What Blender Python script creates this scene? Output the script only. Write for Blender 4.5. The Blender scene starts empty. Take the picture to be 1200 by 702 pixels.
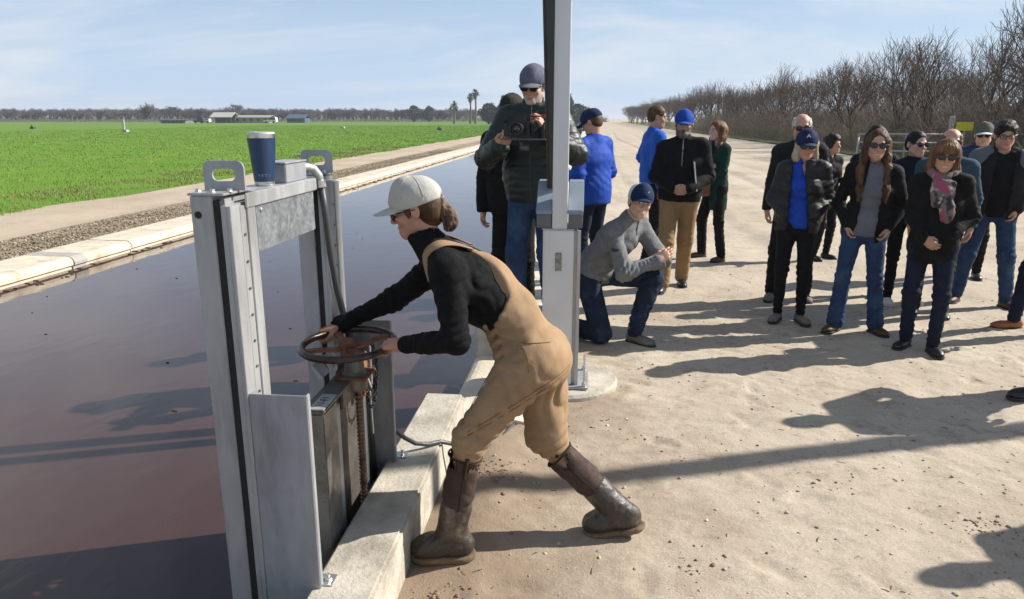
import bpy, bmesh, math, random
import numpy as np
from mathutils import Vector, Matrix
random.seed(7); np.random.seed(7)
S = bpy.context.scene; COL = S.collection
R = math.radians
# ---------------------------------------------------------------- camera
cd = bpy.data.cameras.new("camera"); cam = bpy.data.objects.new("camera", cd); COL.objects.link(cam)
cam.location = (0, 0, 1.72); cam.rotation_euler = (R(90 - 14.068), 0, R(5.864))
cd.sensor_width = 36; cd.lens = 36 * 850 / 1200; cd.clip_start = .05; cd.clip_end = 3000
S.camera = cam
# ---------------------------------------------------------------- world, sun
SUN_EL = R(35.5); SUN_D = Vector((2.1, .74, 0)).normalized()
w = bpy.data.worlds.new("World"); S.world = w; w.use_nodes = True
nt = w.node_tree; nt.nodes.clear()
def N(nt, t, **k):
    n = nt.nodes.new(t)
    for a, v in k.items(): setattr(n, a, v)
    return n
wo = N(nt, 'ShaderNodeOutputWorld'); bg = N(nt, 'ShaderNodeBackground'); bg.inputs[1].default_value = .060
sky = N(nt, 'ShaderNodeTexSky', sky_type='NISHITA'); sky.sun_disc = False
sky.sun_elevation = SUN_EL; sky.sun_rotation = math.atan2(SUN_D.x, SUN_D.y); sky.air_density = 1.0; sky.dust_density = .6; sky.ozone_density = 3.0; sky.altitude = 30
tc = N(nt, 'ShaderNodeTexCoord'); sp = N(nt, 'ShaderNodeSeparateXYZ'); nt.links.new(tc.outputs['Generated'], sp.inputs[0])
# thin high cloud: project the view direction on a flat layer
ad = N(nt, 'ShaderNodeMath', operation='ADD'); ad.inputs[1].default_value = .20; nt.links.new(sp.outputs[2], ad.inputs[0])
dv = N(nt, 'ShaderNodeVectorMath', operation='DIVIDE'); cb = N(nt, 'ShaderNodeCombineXYZ')
for i in range(3): nt.links.new(ad.outputs[0], cb.inputs[i])
nt.links.new(tc.outputs['Generated'], dv.inputs[0]); nt.links.new(cb.outputs[0], dv.inputs[1])
mp = N(nt, 'ShaderNodeMapping'); mp.inputs['Scale'].default_value = (.45, .7, 0); mp.inputs['Rotation'].default_value = (0, 0, R(25)); nt.links.new(dv.outputs[0], mp.inputs[0])
nz = N(nt, 'ShaderNodeTexNoise'); nz.inputs['Scale'].default_value = 1.1; nz.inputs['Detail'].default_value = 9; nz.inputs['Roughness'].default_value = .62; nz.inputs['Distortion'].default_value = .5
nt.links.new(mp.outputs[0], nz.inputs[0])
mr = N(nt, 'ShaderNodeMapRange'); mr.inputs[1].default_value = .45; mr.inputs[2].default_value = .64; mr.inputs[3].default_value = .0; mr.inputs[4].default_value = .75; nt.links.new(nz.outputs[0], mr.inputs[0])
mx = N(nt, 'ShaderNodeMix', data_type='RGBA'); mx.inputs[7].default_value = (8.6, 9.0, 9.6, 1)
# pale haze low in the sky, all the way round
hz = N(nt, 'ShaderNodeValToRGB'); hz.color_ramp.elements[0].position = 0; hz.color_ramp.elements[0].color = (.88,) * 3 + (1,); hz.color_ramp.elements[1].position = 1; hz.color_ramp.elements[1].color = (.0,) * 3 + (1,)
for p_, c_ in ((.05, .80), (.12, .66), (.22, .46), (.36, .20)): e_ = hz.color_ramp.elements.new(p_); e_.color = (c_, c_, c_, 1)
nt.links.new(sp.outputs[2], hz.inputs[0]); m0 = N(nt, 'ShaderNodeMix', data_type='RGBA'); m0.inputs[7].default_value = (6.3, 8.1, 10.6, 1); nt.links.new(hz.outputs[0], m0.inputs[0]); nt.links.new(sky.outputs[0], m0.inputs[6])
nt.links.new(mr.outputs[0], mx.inputs[0]); nt.links.new(m0.outputs[2], mx.inputs[6])
nt.links.new(mx.outputs[2], bg.inputs[0]); nt.links.new(bg.outputs[0], wo.inputs[0])
sl = bpy.data.lights.new("sun", 'SUN'); sl.energy = 5.0; sl.angle = R(.55); sl.color = (1, .95, .87)
so = bpy.data.objects.new("sun", sl); COL.objects.link(so)
sd = Vector((SUN_D.x * math.cos(SUN_EL), SUN_D.y * math.cos(SUN_EL), math.sin(SUN_EL)))
so.rotation_euler = sd.to_track_quat('Z', 'Y').to_euler(); so.location = (0, 0, 30)
S.view_settings.view_transform = 'Standard'; S.view_settings.look = 'None'; S.view_settings.exposure = .64; S.view_settings.gamma = 1
S.cycles.max_bounces = 6; S.cycles.transparent_max_bounces = 6
# ---------------------------------------------------------------- object helpers
def link(name, me, mat=None, parent=None, smooth=False):
    o = bpy.data.objects.new(name, me); COL.objects.link(o)
    if mat and not me.materials:
        me.materials.append(mat)
    if parent: o.parent = parent
    if smooth: me.polygons.foreach_set('use_smooth', [True] * len(me.polygons))
    return o
def rel(o, parent):
    """parent o to a thing whose base is not at the origin, keeping its place"""
    o.parent = parent; o.matrix_parent_inverse = parent.matrix_basis.inverted(); return o
def tag(o, label=None, cat=None, group=None, kind=None):
    if label: o['label'] = label
    if cat: o['category'] = cat
    if group: o['group'] = group
    if kind: o['kind'] = kind
    return o
def empty(name, loc=(0, 0, 0), rz=0):
    o = bpy.data.objects.new(name, None); COL.objects.link(o); o.location = loc; o.rotation_euler = (0, 0, rz); o.empty_display_size = .1
    return o
def mesh_np(name, V, Fc, smooth=False, col=None):
    me = bpy.data.meshes.new(name); V = np.asarray(V, dtype=np.float32); Fc = np.asarray(Fc, dtype=np.int32)
    n = Fc.shape[1]
    me.vertices.add(len(V)); me.vertices.foreach_set('co', V.ravel())
    me.loops.add(Fc.size); me.loops.foreach_set('vertex_index', Fc.ravel())
    me.polygons.add(len(Fc)); me.polygons.foreach_set('loop_start', np.arange(0, Fc.size, n, dtype=np.int32))
    me.update(calc_edges=True)
    if smooth: me.polygons.foreach_set('use_smooth', np.ones(len(Fc), dtype=bool))
    if col is not None:
        a = me.color_attributes.new('Col', 'FLOAT_COLOR', 'POINT'); c = np.ones((len(V), 4), dtype=np.float32); c[:, :3] = col; a.data.foreach_set('color', c.ravel())
    return me
class MB:
    """collects boxes, tubes and lathes into one mesh"""
    def __init__(s): s.v = []; s.f = []
    def add(s, vs, fs):
        b = len(s.v); s.v += [tuple(v) for v in vs]; s.f += [tuple(i + b for i in f) for f in fs]
    def box(s, x0, x1, y0, y1, z0, z1, M=None):
        vs = [Vector((x, y, z)) for x in (x0, x1) for y in (y0, y1) for z in (z0, z1)]
        if M: vs = [M @ v for v in vs]
        s.add(vs, [(0, 1, 3, 2), (4, 6, 7, 5), (0, 4, 5, 1), (2, 3, 7, 6), (0, 2, 6, 4), (1, 5, 7, 3)])
    def tube(s, pts, r, n=8, cap=True):
        pts = [Vector(p) for p in pts]; rs = r if hasattr(r, '__len__') else [r] * len(pts); b = len(s.v); up = None
        for i, p in enumerate(pts):
            t = (pts[min(i + 1, len(pts) - 1)] - pts[max(i - 1, 0)]).normalized()
            if up is None: up = t.orthogonal().normalized()
            else: up = (up - t * up.dot(t)).normalized()
            c = t.cross(up)
            for k in range(n):
                a = 2 * math.pi * k / n; s.v.append(tuple(p + (up * math.cos(a) + c * math.sin(a)) * rs[i]))
        for i in range(len(pts) - 1):
            for k in range(n):
                a, d = b + i * n + k, b + i * n + (k + 1) % n; s.f.append((a, d, d + n, a + n))
        if cap: s.f.append(tuple(b + k for k in range(n))[::-1]); s.f.append(tuple(b + (len(pts) - 1) * n + k for k in range(n)))
    def lathe(s, prof, c=(0, 0, 0), n=32, ax='z'):
        b = len(s.v)
        for (r, z) in prof:
            for k in range(n):
                a = 2 * math.pi * k / n; x, y = r * math.cos(a), r * math.sin(a)
                s.v.append((c[0] + x, c[1] + y, c[2] + z) if ax == 'z' else ((c[0] + x, c[1] + z, c[2] + y) if ax == 'y' else (c[0] + z, c[1] + x, c[2] + y)))
        for i in range(len(prof) - 1):
            for k in range(n):
                a, d = b + i * n + k, b + i * n + (k + 1) % n; s.f.append((a, d, d + n, a + n))
        s.f.append(tuple(b + k for k in range(n))[::-1]); s.f.append(tuple(b + (len(prof) - 1) * n + k for k in range(n)))
    def prism(s, poly, a, b2, M=None, ax='y'):
        """poly: outline in the two other axes, swept between a and b2 along ax"""
        vs = []
        for t in (a, b2):
            for (p, q) in poly: vs.append({'y': (p, t, q), 'x': (t, p, q), 'z': (p, q, t)}[ax])
        if M: vs = [M @ Vector(v) for v in vs]
        n = len(poly); s.add(vs, [tuple(range(n))[::-1], tuple(range(n, 2 * n))] + [(i, (i + 1) % n, n + (i + 1) % n, n + i) for i in range(n)])
    def build(s, name, mat, parent=None, bevel=0, smooth=False, auto=False):
        me = bpy.data.meshes.new(name); me.from_pydata(s.v, [], s.f); bm = bmesh.new(); bm.from_mesh(me)
        bmesh.ops.recalc_face_normals(bm, faces=bm.faces)
        if bevel: bmesh.ops.bevel(bm, geom=[e for e in bm.edges if len(e.link_faces) == 2 and e.calc_face_angle(0) > .5], offset=bevel, segments=2, affect='EDGES', clamp_overlap=True)
        if auto:
            for f in bm.faces: f.smooth = True
            for e in bm.edges:
                if len(e.link_faces) == 2 and e.calc_face_angle(0) > .6: e.smooth = False
        bm.to_mesh(me); bm.free(); me.materials.append(mat)
        o = bpy.data.objects.new(name, me); COL.objects.link(o)
        if smooth: me.polygons.foreach_set('use_smooth', [True] * len(me.polygons))
        if parent:
            if parent.location.length > 0: rel(o, parent)
            else: o.parent = parent
        return o
def text(name, s, size, mat, M, parent=None, ext=.001):
    cu = bpy.data.curves.new(name, 'FONT'); cu.body = s; cu.size = size; cu.extrude = ext; cu.align_x = 'CENTER'; cu.align_y = 'CENTER'
    t = bpy.data.objects.new(name, cu); COL.objects.link(t); dg = bpy.context.evaluated_depsgraph_get(); dg.update()
    me = bpy.data.meshes.new_from_object(t.evaluated_get(dg)); bpy.data.objects.remove(t)
    me.transform(M); me.materials.clear(); me.materials.append(mat); o = bpy.data.objects.new(name, me); COL.objects.link(o)
    if parent:
        if parent.location.length > 0: rel(o, parent)
        else: o.parent = parent
    return o
def frame(o, x, z):
    """matrix whose local x is x and whose local z (the text's face) is z"""
    x = Vector(x).normalized(); z = Vector(z).normalized(); y = z.cross(x).normalized(); x = y.cross(z)
    return Matrix(((x.x, y.x, z.x, o[0]), (x.y, y.y, z.y, o[1]), (x.z, y.z, z.z, o[2]), (0, 0, 0, 1)))
# ---------------------------------------------------------------- materials
def lin(c):
    if isinstance(c, str): c = tuple(int(c[i:i + 2], 16) / 255 for i in (0, 2, 4))
    else: return tuple(c)
    return tuple(x / 12.92 if x <= .04045 else ((x + .055) / 1.055) ** 2.4 for x in c)
MATS = {}
def mat(name, col, rough=.8, metal=0, var=.12, vscale=8, bump=.0, bscale=60, spec=.5, col2=None, c2=(.45, .6), attr=False, stretch=None, detail=5, sheen=0, coat=0, weave=0, wear=None):
    """procedural surface: base colour varied by noise, optional second colour in patches, optional bump"""
    if name in MATS: return MATS[name]
    m = bpy.data.materials.new(name); m.use_nodes = True; nt = m.node_tree; b = nt.nodes['Principled BSDF']; MATS[name] = m
    L = nt.links.new; col = lin(col)
    tc = N(nt, 'ShaderNodeTexCoord'); mp = N(nt, 'ShaderNodeMapping'); L(tc.outputs['Object'], mp.inputs[0])
    if stretch: mp.inputs['Scale'].default_value = stretch
    nz = N(nt, 'ShaderNodeTexNoise'); nz.inputs['Scale'].default_value = vscale; nz.inputs['Detail'].default_value = detail; nz.inputs['Roughness'].default_value = .6; L(mp.outputs[0], nz.inputs[0])
    mr = N(nt, 'ShaderNodeMapRange'); mr.inputs[1].default_value = .3; mr.inputs[2].default_value = .7; mr.inputs[3].default_value = 1 - var; mr.inputs[4].default_value = 1 + var; L(nz.outputs[0], mr.inputs[0])
    if attr:
        at = N(nt, 'ShaderNodeAttribute'); at.attribute_name = 'Col'; src = at.outputs['Color']
    else:
        rgb = N(nt, 'ShaderNodeRGB'); rgb.outputs[0].default_value = (*col, 1); src = rgb.outputs[0]
    if col2 is not None:
        n2 = N(nt, 'ShaderNodeTexNoise'); n2.inputs['Scale'].default_value = vscale * .6; n2.inputs['Detail'].default_value = 8; n2.inputs['Roughness'].default_value = .65; L(mp.outputs[0], n2.inputs[0])
        m2 = N(nt, 'ShaderNodeMapRange'); m2.inputs[1].default_value = c2[0]; m2.inputs[2].default_value = c2[1]; L(n2.outputs[0], m2.inputs[0])
        mm = N(nt, 'ShaderNodeMix', data_type='RGBA'); L(m2.outputs[0], mm.inputs[0]); L(src, mm.inputs[6]); mm.inputs[7].default_value = (*lin(col2), 1); src = mm.outputs[2]
    vm = N(nt, 'ShaderNodeVectorMath', operation='SCALE'); L(src, vm.inputs[0]); L(mr.outputs[0], vm.inputs['Scale']); L(vm.outputs[0], b.inputs['Base Color'])
    b.inputs['Metallic'].default_value = metal; b.inputs['Specular IOR Level'].default_value = spec
    if sheen: b.inputs['Sheen Weight'].default_value = sheen
    if coat: b.inputs['Coat Weight'].default_value = coat
    r2 = N(nt, 'ShaderNodeMapRange'); r2.inputs[1].default_value = .3; r2.inputs[2].default_value = .7; r2.inputs[3].default_value = max(.05, rough - .12); r2.inputs[4].default_value = min(1, rough + .12)
    n3 = N(nt, 'ShaderNodeTexNoise'); n3.inputs['Scale'].default_value = vscale * 2.3; n3.inputs['Detail'].default_value = 4; L(mp.outputs[0], n3.inputs[0]); L(n3.outputs[0], r2.inputs[0]); L(r2.outputs[0], b.inputs['Roughness'])
    if bump:
        bn = N(nt, 'ShaderNodeTexNoise'); bn.inputs['Scale'].default_value = bscale; bn.inputs['Detail'].default_value = 6; bn.inputs['Roughness'].default_value = .6; L(mp.outputs[0], bn.inputs[0])
        bu = N(nt, 'ShaderNodeBump'); bu.inputs['Strength'].default_value = bump; bu.inputs['Distance'].default_value = .6 / bscale; L(bn.outputs[0], bu.inputs['Height']); L(bu.outputs[0], b.inputs['Normal'])
    return m
def cloth(name, col, rough=.92, bump=.35, var=.14, vscale=9, col2=None, c2=(.5, .7), spec=.25, bscale=70):
    return mat(name, col, rough, 0, var, vscale, bump, bscale, spec, col2, c2)
# ---------------------------------------------------------------- the ground
def snoise(P, f, seed=0, octv=3):
    """cheap smooth noise: rotated sine products summed over octaves"""
    r = np.random.RandomState(seed); out = np.zeros(len(P)); a = 1.; P = np.asarray(P, dtype=np.float64); d = P.shape[1]
    for o in range(octv):
        for q in range(3):
            v1 = r.normal(size=d); v1 /= np.linalg.norm(v1); v2 = r.normal(size=d); v2 /= np.linalg.norm(v2); ph = r.rand(2) * 6.28
            wv = np.sin(P @ v2 * f * 1.7 + ph[1])
            out += a * np.sin(P @ v1 * f * 2.1 + ph[0] + 1.3 * wv) * .42
        f *= 2.07; a *= .5
    return out
def spread(a, b, step, grow, centre):
    out = [centre]; s = step
    while out[-1] < b: out.append(out[-1] + s); s = s if out[-1] < centre + 6 else s * grow
    lo = [centre]; s = step
    while lo[-1] > a: lo.append(lo[-1] - s); s *= grow
    return np.array(lo[:0:-1] + out)
def ground_height(x, y):
    P = np.stack([x, y], 1)
    z = .016 * snoise(P, .8, 3, 2) + .004 * snoise(P, 4.5, 5, 3) + .0022 * snoise(P, 17, 8, 3)
    # tyre ruts of the farm road, running with the canal
    for c, wd, dp in ((2.6, .16, .03), (4.3, .17, .03), (5.6, .2, .02), (7.4, .2, .02), (1.2, .14, .012)):
        xc = c + .25 * np.sin(y * .13 + c); far = np.clip((y - 7) / 8, 0, 1); z -= dp * far * np.exp(-((x - xc) / wd) ** 2); z += dp * .5 * far * np.exp(-((x - xc - 2.1 * wd) / wd) ** 2)
    # trodden hollows beside the wall and scuffs
    rr = np.random.RandomState(4)
    for i in range(240):
        cx, cy = (rr.uniform(-.6, 3.5), rr.uniform(1.6, 6.5)); an = rr.uniform(0, 3.14); c, s = math.cos(an), math.sin(an); dx, dy = x - cx, y - cy
        u, v = (dx * c + dy * s) / .11, (-dx * s + dy * c) / .045; q = u * u + v * v; z += rr.uniform(-.012, .002) * np.exp(-q * q)
        z += .003 * np.exp(-((np.sqrt(q) - 1.3) / .3) ** 2)
    edge = np.clip((x + .68) / .3, 0, 1); z = z * (.25 + .75 * edge) - .02 * (1 - edge)
    z += .05 * np.exp(-((x + .45) / .2) ** 2) * np.exp(-((y - 3.3) / .5) ** 2)
    return z * np.clip(60 / (np.abs(y) + 1), 0, 1)
def sheet(name, xs, ys, zf, m, kind='structure'):
    X, Y = np.meshgrid(xs, ys); x, y = X.ravel(), Y.ravel(); V = np.stack([x, y, zf(x, y)], 1); nx, ny = len(xs), len(ys)
    i = (np.arange(ny - 1)[:, None] * nx + np.arange(nx - 1)[None]).ravel()
    o = link(name, mesh_np(name, V, np.stack([i, i + 1, i + nx + 1, i + nx], 1), True), m); return tag(o, kind=kind)
def dirt_mat(name, base, dark, light, patch=.35, sc=1.0, damp=False):
    m = bpy.data.materials.new(name); m.use_nodes = True; nt = m.node_tree; b = nt.nodes['Principled BSDF']; L = nt.links.new
    tc = N(nt, 'ShaderNodeTexCoord')
    def nz(s, d=8, r=.62, st=None):
        n = N(nt, 'ShaderNodeTexNoise'); n.inputs['Scale'].default_value = s * sc; n.inputs['Detail'].default_value = d; n.inputs['Roughness'].default_value = r
        if st:
            mp = N(nt, 'ShaderNodeMapping'); mp.inputs['Scale'].default_value = st; L(tc.outputs['Object'], mp.inputs[0]); L(mp.outputs[0], n.inputs[0])
        else: L(tc.outputs['Object'], n.inputs[0])
        return n.outputs[0]
    def rng(s, a, b_, c=0, d=1):
        n = N(nt, 'ShaderNodeMapRange'); n.inputs[1].default_value = a; n.inputs[2].default_value = b_; n.inputs[3].default_value = c; n.inputs[4].default_value = d; L(s, n.inputs[0]); return n.outputs[0]
    def mix(f, a, c):
        n = N(nt, 'ShaderNodeMix', data_type='RGBA'); L(f, n.inputs[0])
        for k, v in ((6, a), (7, c)):
            if isinstance(v, tuple): n.inputs[k].default_value = (*v, 1)
            else: L(v, n.inputs[k])
        return n.outputs[2]
    c = mix(rng(nz(.55), .38, .62), base, light)
    c = mix(rng(nz(.23, 9, .7), .53, .68, 0, patch * 1.4), c, dark)
    c = mix(rng(nz(3.1, 10, .78), .52, .66, 0, .55), c, dark); c = mix(rng(nz(11, 8, .75), .56, .68, 0, .5), c, tuple(x * .8 for x in dark)); c = mix(rng(nz(7.3, 8, .75), .55, .68, 0, .5), c, light)
    c = mix(rng(nz(2.2, 9, .7, (3.0, .35, 1)), .56, .7, 0, .35), c, light)
    c = mix(rng(nz(90, 5, .7), .35, .62, .35, 0), c, dark)
    if damp:   # browner, trodden soil along the wall, with a ragged edge
        gx = N(nt, 'ShaderNodeSeparateXYZ'); L(tc.outputs['Object'], gx.inputs[0])
        def ax_(o_, k, off): q = N(nt, 'ShaderNodeMath', operation='MULTIPLY_ADD'); L(o_, q.inputs[0]); q.inputs[1].default_value = k; q.inputs[2].default_value = off; return q.outputs[0]
        def add_(a_, b_, op='ADD'): q = N(nt, 'ShaderNodeMath', operation=op); L(a_, q.inputs[0]); L(b_, q.inputs[1]); return q.outputs[0]
        nn_ = ax_(nz(1.3, 9, .72), 3.2, -1.6); sx_ = add_(ax_(gx.outputs[0], 1.0, -.25), nn_); sy_ = add_(ax_(gx.outputs[1], 1.0, -4.5), nn_)
        c = mix(rng(add_(sx_, sy_, 'MAXIMUM'), -.55, .45, .9, 0), c, tuple(x * 1.22 for x in dark))
    L(c, b.inputs['Base Color']); b.inputs['Roughness'].default_value = .95; b.inputs['Specular IOR Level'].default_value = .15
    bu = N(nt, 'ShaderNodeBump'); bu.inputs['Strength'].default_value = .5; bu.inputs['Distance'].default_value = .02; L(nz(14, 10, .72), bu.inputs['Height'])
    b2 = N(nt, 'ShaderNodeBump'); b2.inputs['Strength'].default_value = .55; b2.inputs['Distance'].default_value = .006; L(nz(110, 6, .7), b2.inputs['Height']); L(bu.outputs[0], b2.inputs['Normal']); L(b2.outputs[0], b.inputs['Normal'])
    return m
M_dirt = dirt_mat('packed_dirt', (.455, .385, .30), (.225, .168, .118), (.56, .49, .39), damp=True)
ys = np.concatenate([np.arange(-9, 1.4, .25), np.arange(1.4, 6.5, .022), np.arange(6.5, 14, .07), np.cumsum(.15 * 1.05 ** np.arange(115)) + 14]); ys = ys[ys < 1400]
xs = np.concatenate([np.arange(-.72, 4.2, .026), np.arange(4.2, 12, .12), np.cumsum(.25 * 1.09 ** np.arange(75)) + 12])
def gz_(x, y):
    z = ground_height(x, y); return np.where(x < -.7, -1.2, z)
sheet('ground', xs, ys, gz_, M_dirt)
M_field = dirt_mat('field_soil', (.10, .21, .019), (.15, .165, .05), (.13, .25, .023), .35, .6)
fy = np.concatenate([np.arange(-30, 60, 1.5), np.cumsum(2 * 1.06 ** np.arange(60)) + 60])
sheet('field', np.concatenate([-(np.cumsum(1.5 * 1.09 ** np.arange(55)) + 10.45)[::-1], [-10.45]]), fy, lambda x, y: .012 * snoise(np.stack([x, y], 1), .7, 11, 3), M_field)
M_track = dirt_mat('track_dirt', (.42, .34, .25), (.30, .24, .175), (.50, .42, .32), .5, 1)
sheet('farm_track', np.linspace(-10.9, -8.0, 22), fy, lambda x, y: .01 + .012 * np.cos((x + 9.4) * 4.2) + .006 * snoise(np.stack([x, y], 1), .5, 12, 2) - .06 * np.clip(-10.4 - x, 0, 1), M_track)
M_gravel = dirt_mat('gravel_soil', (.27, .22, .155), (.15, .12, .08), (.36, .30, .22), .6, 3)
sheet('gravel_strip', np.linspace(-8.35, -6.9, 12), fy, lambda x, y: .015 + .012 * snoise(np.stack([x, y], 1), 3., 13, 3), M_gravel)
# gravel stones in one piece, and clods, pebbles and straw on the dirt
def stones(name, n, area, zf, rr, mats, seed, dens=None):
    rs = np.random.RandomState(seed); ico = bmesh.new(); bmesh.ops.create_icosphere(ico, subdivisions=1, radius=1); bv = np.array([v.co[:] for v in ico.verts]); bf = np.array([[v.index for v in f.verts] for f in ico.faces]); ico.free()
    x = rs.uniform(area[0], area[1], n); y = area[2] + (area[3] - area[2]) * rs.rand(n) ** (dens or 1); r = rr[0] + (rr[1] - rr[0]) * rs.rand(n) ** 3
    V = bv[None] * (1 + .25 * rs.normal(size=(n, len(bv), 1))); V = V * r[:, None, None] * np.stack([rs.uniform(.7, 1.3, n), rs.uniform(.7, 1.3, n), rs.uniform(.35, .8, n)], 1)[:, None]
    z = zf(x, y); V = V + np.stack([x, y, z + r * .15], 1)[:, None]
    Fc = bf[None] + (np.arange(n) * len(bv))[:, None, None]; me = mesh_np(name, V.reshape(-1, 3), Fc.reshape(-1, 3))
    c = rs.uniform(.6, 1.25, n)[:, None, None] * np.array(mats)[rs.randint(0, len(mats), n)][:, None]; c = np.repeat(c, len(bv), 1).reshape(-1, 3)
    a = me.color_attributes.new('Col', 'FLOAT_COLOR', 'POINT'); cc = np.ones((len(c), 4), np.float32); cc[:, :3] = c; a.data.foreach_set('color', cc.ravel())
    return tag(link(name, me, mat('stone', (.3, .3, .3), .9, attr=True, bump=.2)), kind='stuff')
tag(stones('gravel', 22000, (-8.25, -7.12, 5.5, 40), lambda x, y: x * 0 + .018, (.005, .024), [(.25, .19, .125), (.17, .13, .085), (.31, .25, .18)], 1, 1.7), 'loose brown gravel strip along the far canal coping', 'gravel')
tag(stones('pebbles', 2600, (-.6, 5, 1.7, 9), ground_height, (.0022, .011), [(.42, .33, .24), (.25, .18, .12), (.5, .42, .33)], 2, 1.4), 'small pebbles and dirt clods scattered over the packed dirt', 'pebbles')
rs = np.random.RandomState(5)
def straw():
    mb = MB()
    for i in range(260):
        x, y = rs.uniform(-.55, 4), 1.8 + 5 * rs.rand() ** 1.3; a = rs.uniform(0, 3.14); l = rs.uniform(.005, .022); z = float(ground_height(np.array([x]), np.array([y]))[0])
        mb.tube([(x - l * math.cos(a), y - l * math.sin(a), z + .002), (x, y + .06 * l, z + .003), (x + l * math.cos(a), y + l * math.sin(a), z + .002)], .0009 + .0014 * rs.rand(), 3)
    return tag(mb.build('leaf_litter', mat('litter', (.16, .10, .06), .95)), 'dry twigs and leaf bits lying on the packed dirt', 'leaf litter', kind='stuff')
straw()
def clods():
    V = []; rs = np.random.RandomState(9); ico = bmesh.new(); bmesh.ops.create_icosphere(ico, subdivisions=1, radius=1); bv = np.array([v.co[:] for v in ico.verts]); bf = np.array([[v.index for v in f.verts] for f in ico.faces]); ico.free(); k = 0; FF = []
    for cx, cy, nn, rr_ in ((1.77, 3.02, 60, .09), (1.2, 3.3, 22, .12), (.45, 2.55, 30, .09), (-.42, 3.2, 110, .14), (.1, 3.9, 26, .2), (2.05, 3.3, 25, .2), (-.5, 2.3, 70, .1), (1.9, 2.7, 30, .3)):
        for i in range(nn):
            x, y = cx + rs.normal() * rr_ * .7, cy + rs.normal() * rr_ * .5
            if x < -.63: continue
            r = rs.uniform(.002, .009) * (.5 + rs.rand()); z = float(ground_height(np.array([x]), np.array([y]))[0])
            V.append(bv * (1 + .3 * rs.normal(size=(len(bv), 1))) * r * np.array([1, 1, .55]) + np.array([x, y, z])); FF.append(bf + k); k += len(bv)
    return tag(link('dirt_clods', mesh_np('dirt_clods', np.concatenate(V), np.concatenate(FF)), mat('clod', (.22, .15, .095), .95, var=.4, vscale=30, bump=.3)), 'dark crumbly dirt clods and animal droppings in patches on the dirt', 'dirt clods', kind='stuff')
clods()
# ---------------------------------------------------------------- canal
def water_mat():
    m = bpy.data.materials.new('muddy_water'); m.use_nodes = True; nt = m.node_tree; b = nt.nodes['Principled BSDF']; L = nt.links.new; tc = N(nt, 'ShaderNodeTexCoord')
    n = N(nt, 'ShaderNodeTexNoise'); n.inputs['Scale'].default_value = .8; n.inputs['Detail'].default_value = 5; L(tc.outputs['Object'], n.inputs[0])
    r = N(nt, 'ShaderNodeMix', data_type='RGBA'); r.inputs[6].default_value = (.048, .026, .021, 1); r.inputs[7].default_value = (.066, .034, .027, 1); L(n.outputs[0], r.inputs[0]); L(r.outputs[2], b.inputs['Base Color'])
    b.inputs['Roughness'].default_value = .03; b.inputs['IOR'].default_value = 1.5; b.inputs['Specular IOR Level'].default_value = .5
    mp = N(nt, 'ShaderNodeMapping'); mp.inputs['Scale'].default_value = (1.0, .55, 1); L(tc.outputs['Object'], mp.inputs[0])
    w1 = N(nt, 'ShaderNodeTexNoise'); w1.inputs['Scale'].default_value = 5; w1.inputs['Detail'].default_value = 4; L(mp.outputs[0], w1.inputs[0])
    bu = N(nt, 'ShaderNodeBump'); bu.inputs['Strength'].default_value = .08; bu.inputs['Distance'].default_value = .03; L(w1.outputs[0], bu.inputs['Height']); L(bu.outputs[0], b.inputs['Normal'])
    return m
mb = MB(); mb.add([(-6.9, -25, -.13), (-.3, -25, -.13), (-.3, 420, -.13), (-6.9, 420, -.13)], [(0, 1, 2, 3)])
o = mb.build('water', water_mat()); tag(o, 'still muddy brown canal water reflecting the blue sky', 'water', kind='structure')
M_conc = mat('concrete_pale', (.60, .53, .42), .9, 0, .14, 5, .5, 45, .2, (.40, .33, .24), (.5, .72))
M_conc2 = mat('concrete_wall', (.48, .44, .365), .9, 0, .16, 7, .6, 55, .2, (.30, .27, .22), (.47, .66))
M_stain = mat('concrete_stained', (.40, .355, .28), .9, 0, .25, 6, .5, 40, .2, (.19, .165, .13), (.5, .62))
M_joint = mat('mortar', (.36, .34, .31), .95, 0, .15, 9, .4, 60, .2)
coping = empty('canal_coping', (-6.8, 0, 0)); tag(coping, kind='structure')
def coping_poly(x0, x1, sgn=1, dz=0):
    """rounded cap profile between back edge x0 and water edge x1"""
    p = [(x0, -.14), (x0, .012 + dz), (x0 + sgn * .10, .03 + dz)]
    for a in (90, 70, 50, 30, 10, -15): p.append((x1 - sgn * .09 + sgn * .09 * math.cos(R(a)), -.06 + dz + .085 * math.sin(R(a))))
    return p + [(x1 - sgn * .03, -.10 + dz), (x1 - sgn * .035, -.14)]
joints = [-6, -1.5, 3.0, 5.6, 8.47, 9.57, 13.3, 16.2, 20, 23.5, 27.8, 31, 35, 39, 43.5, 48, 52, 57, 62, 68, 74, 80, 88, 96, 105, 120, 140, 170, 210, 270, 420]
rs = np.random.RandomState(21)
for a, b in zip(joints[:-1], joints[1:]):
    mb = MB(); ox = rs.uniform(-.012, .012); mb.prism(coping_poly(-7.16 + ox, -6.40 + ox, 1, rs.uniform(-.006, .006)), a + .012, b - .012)
    q = mb.build('coping_slab', M_conc, None); q.parent = coping; q.location = (6.8, 0, 0)
    for p in q.data.polygons: p.use_smooth = False
mb = MB(); mb.prism(coping_poly(-7.168, -6.388, 1, .004), 8.36, 8.60); q = mb.build('mortar_patch', M_joint); q.parent = coping; q.location = (6.8, 0, 0)
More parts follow.
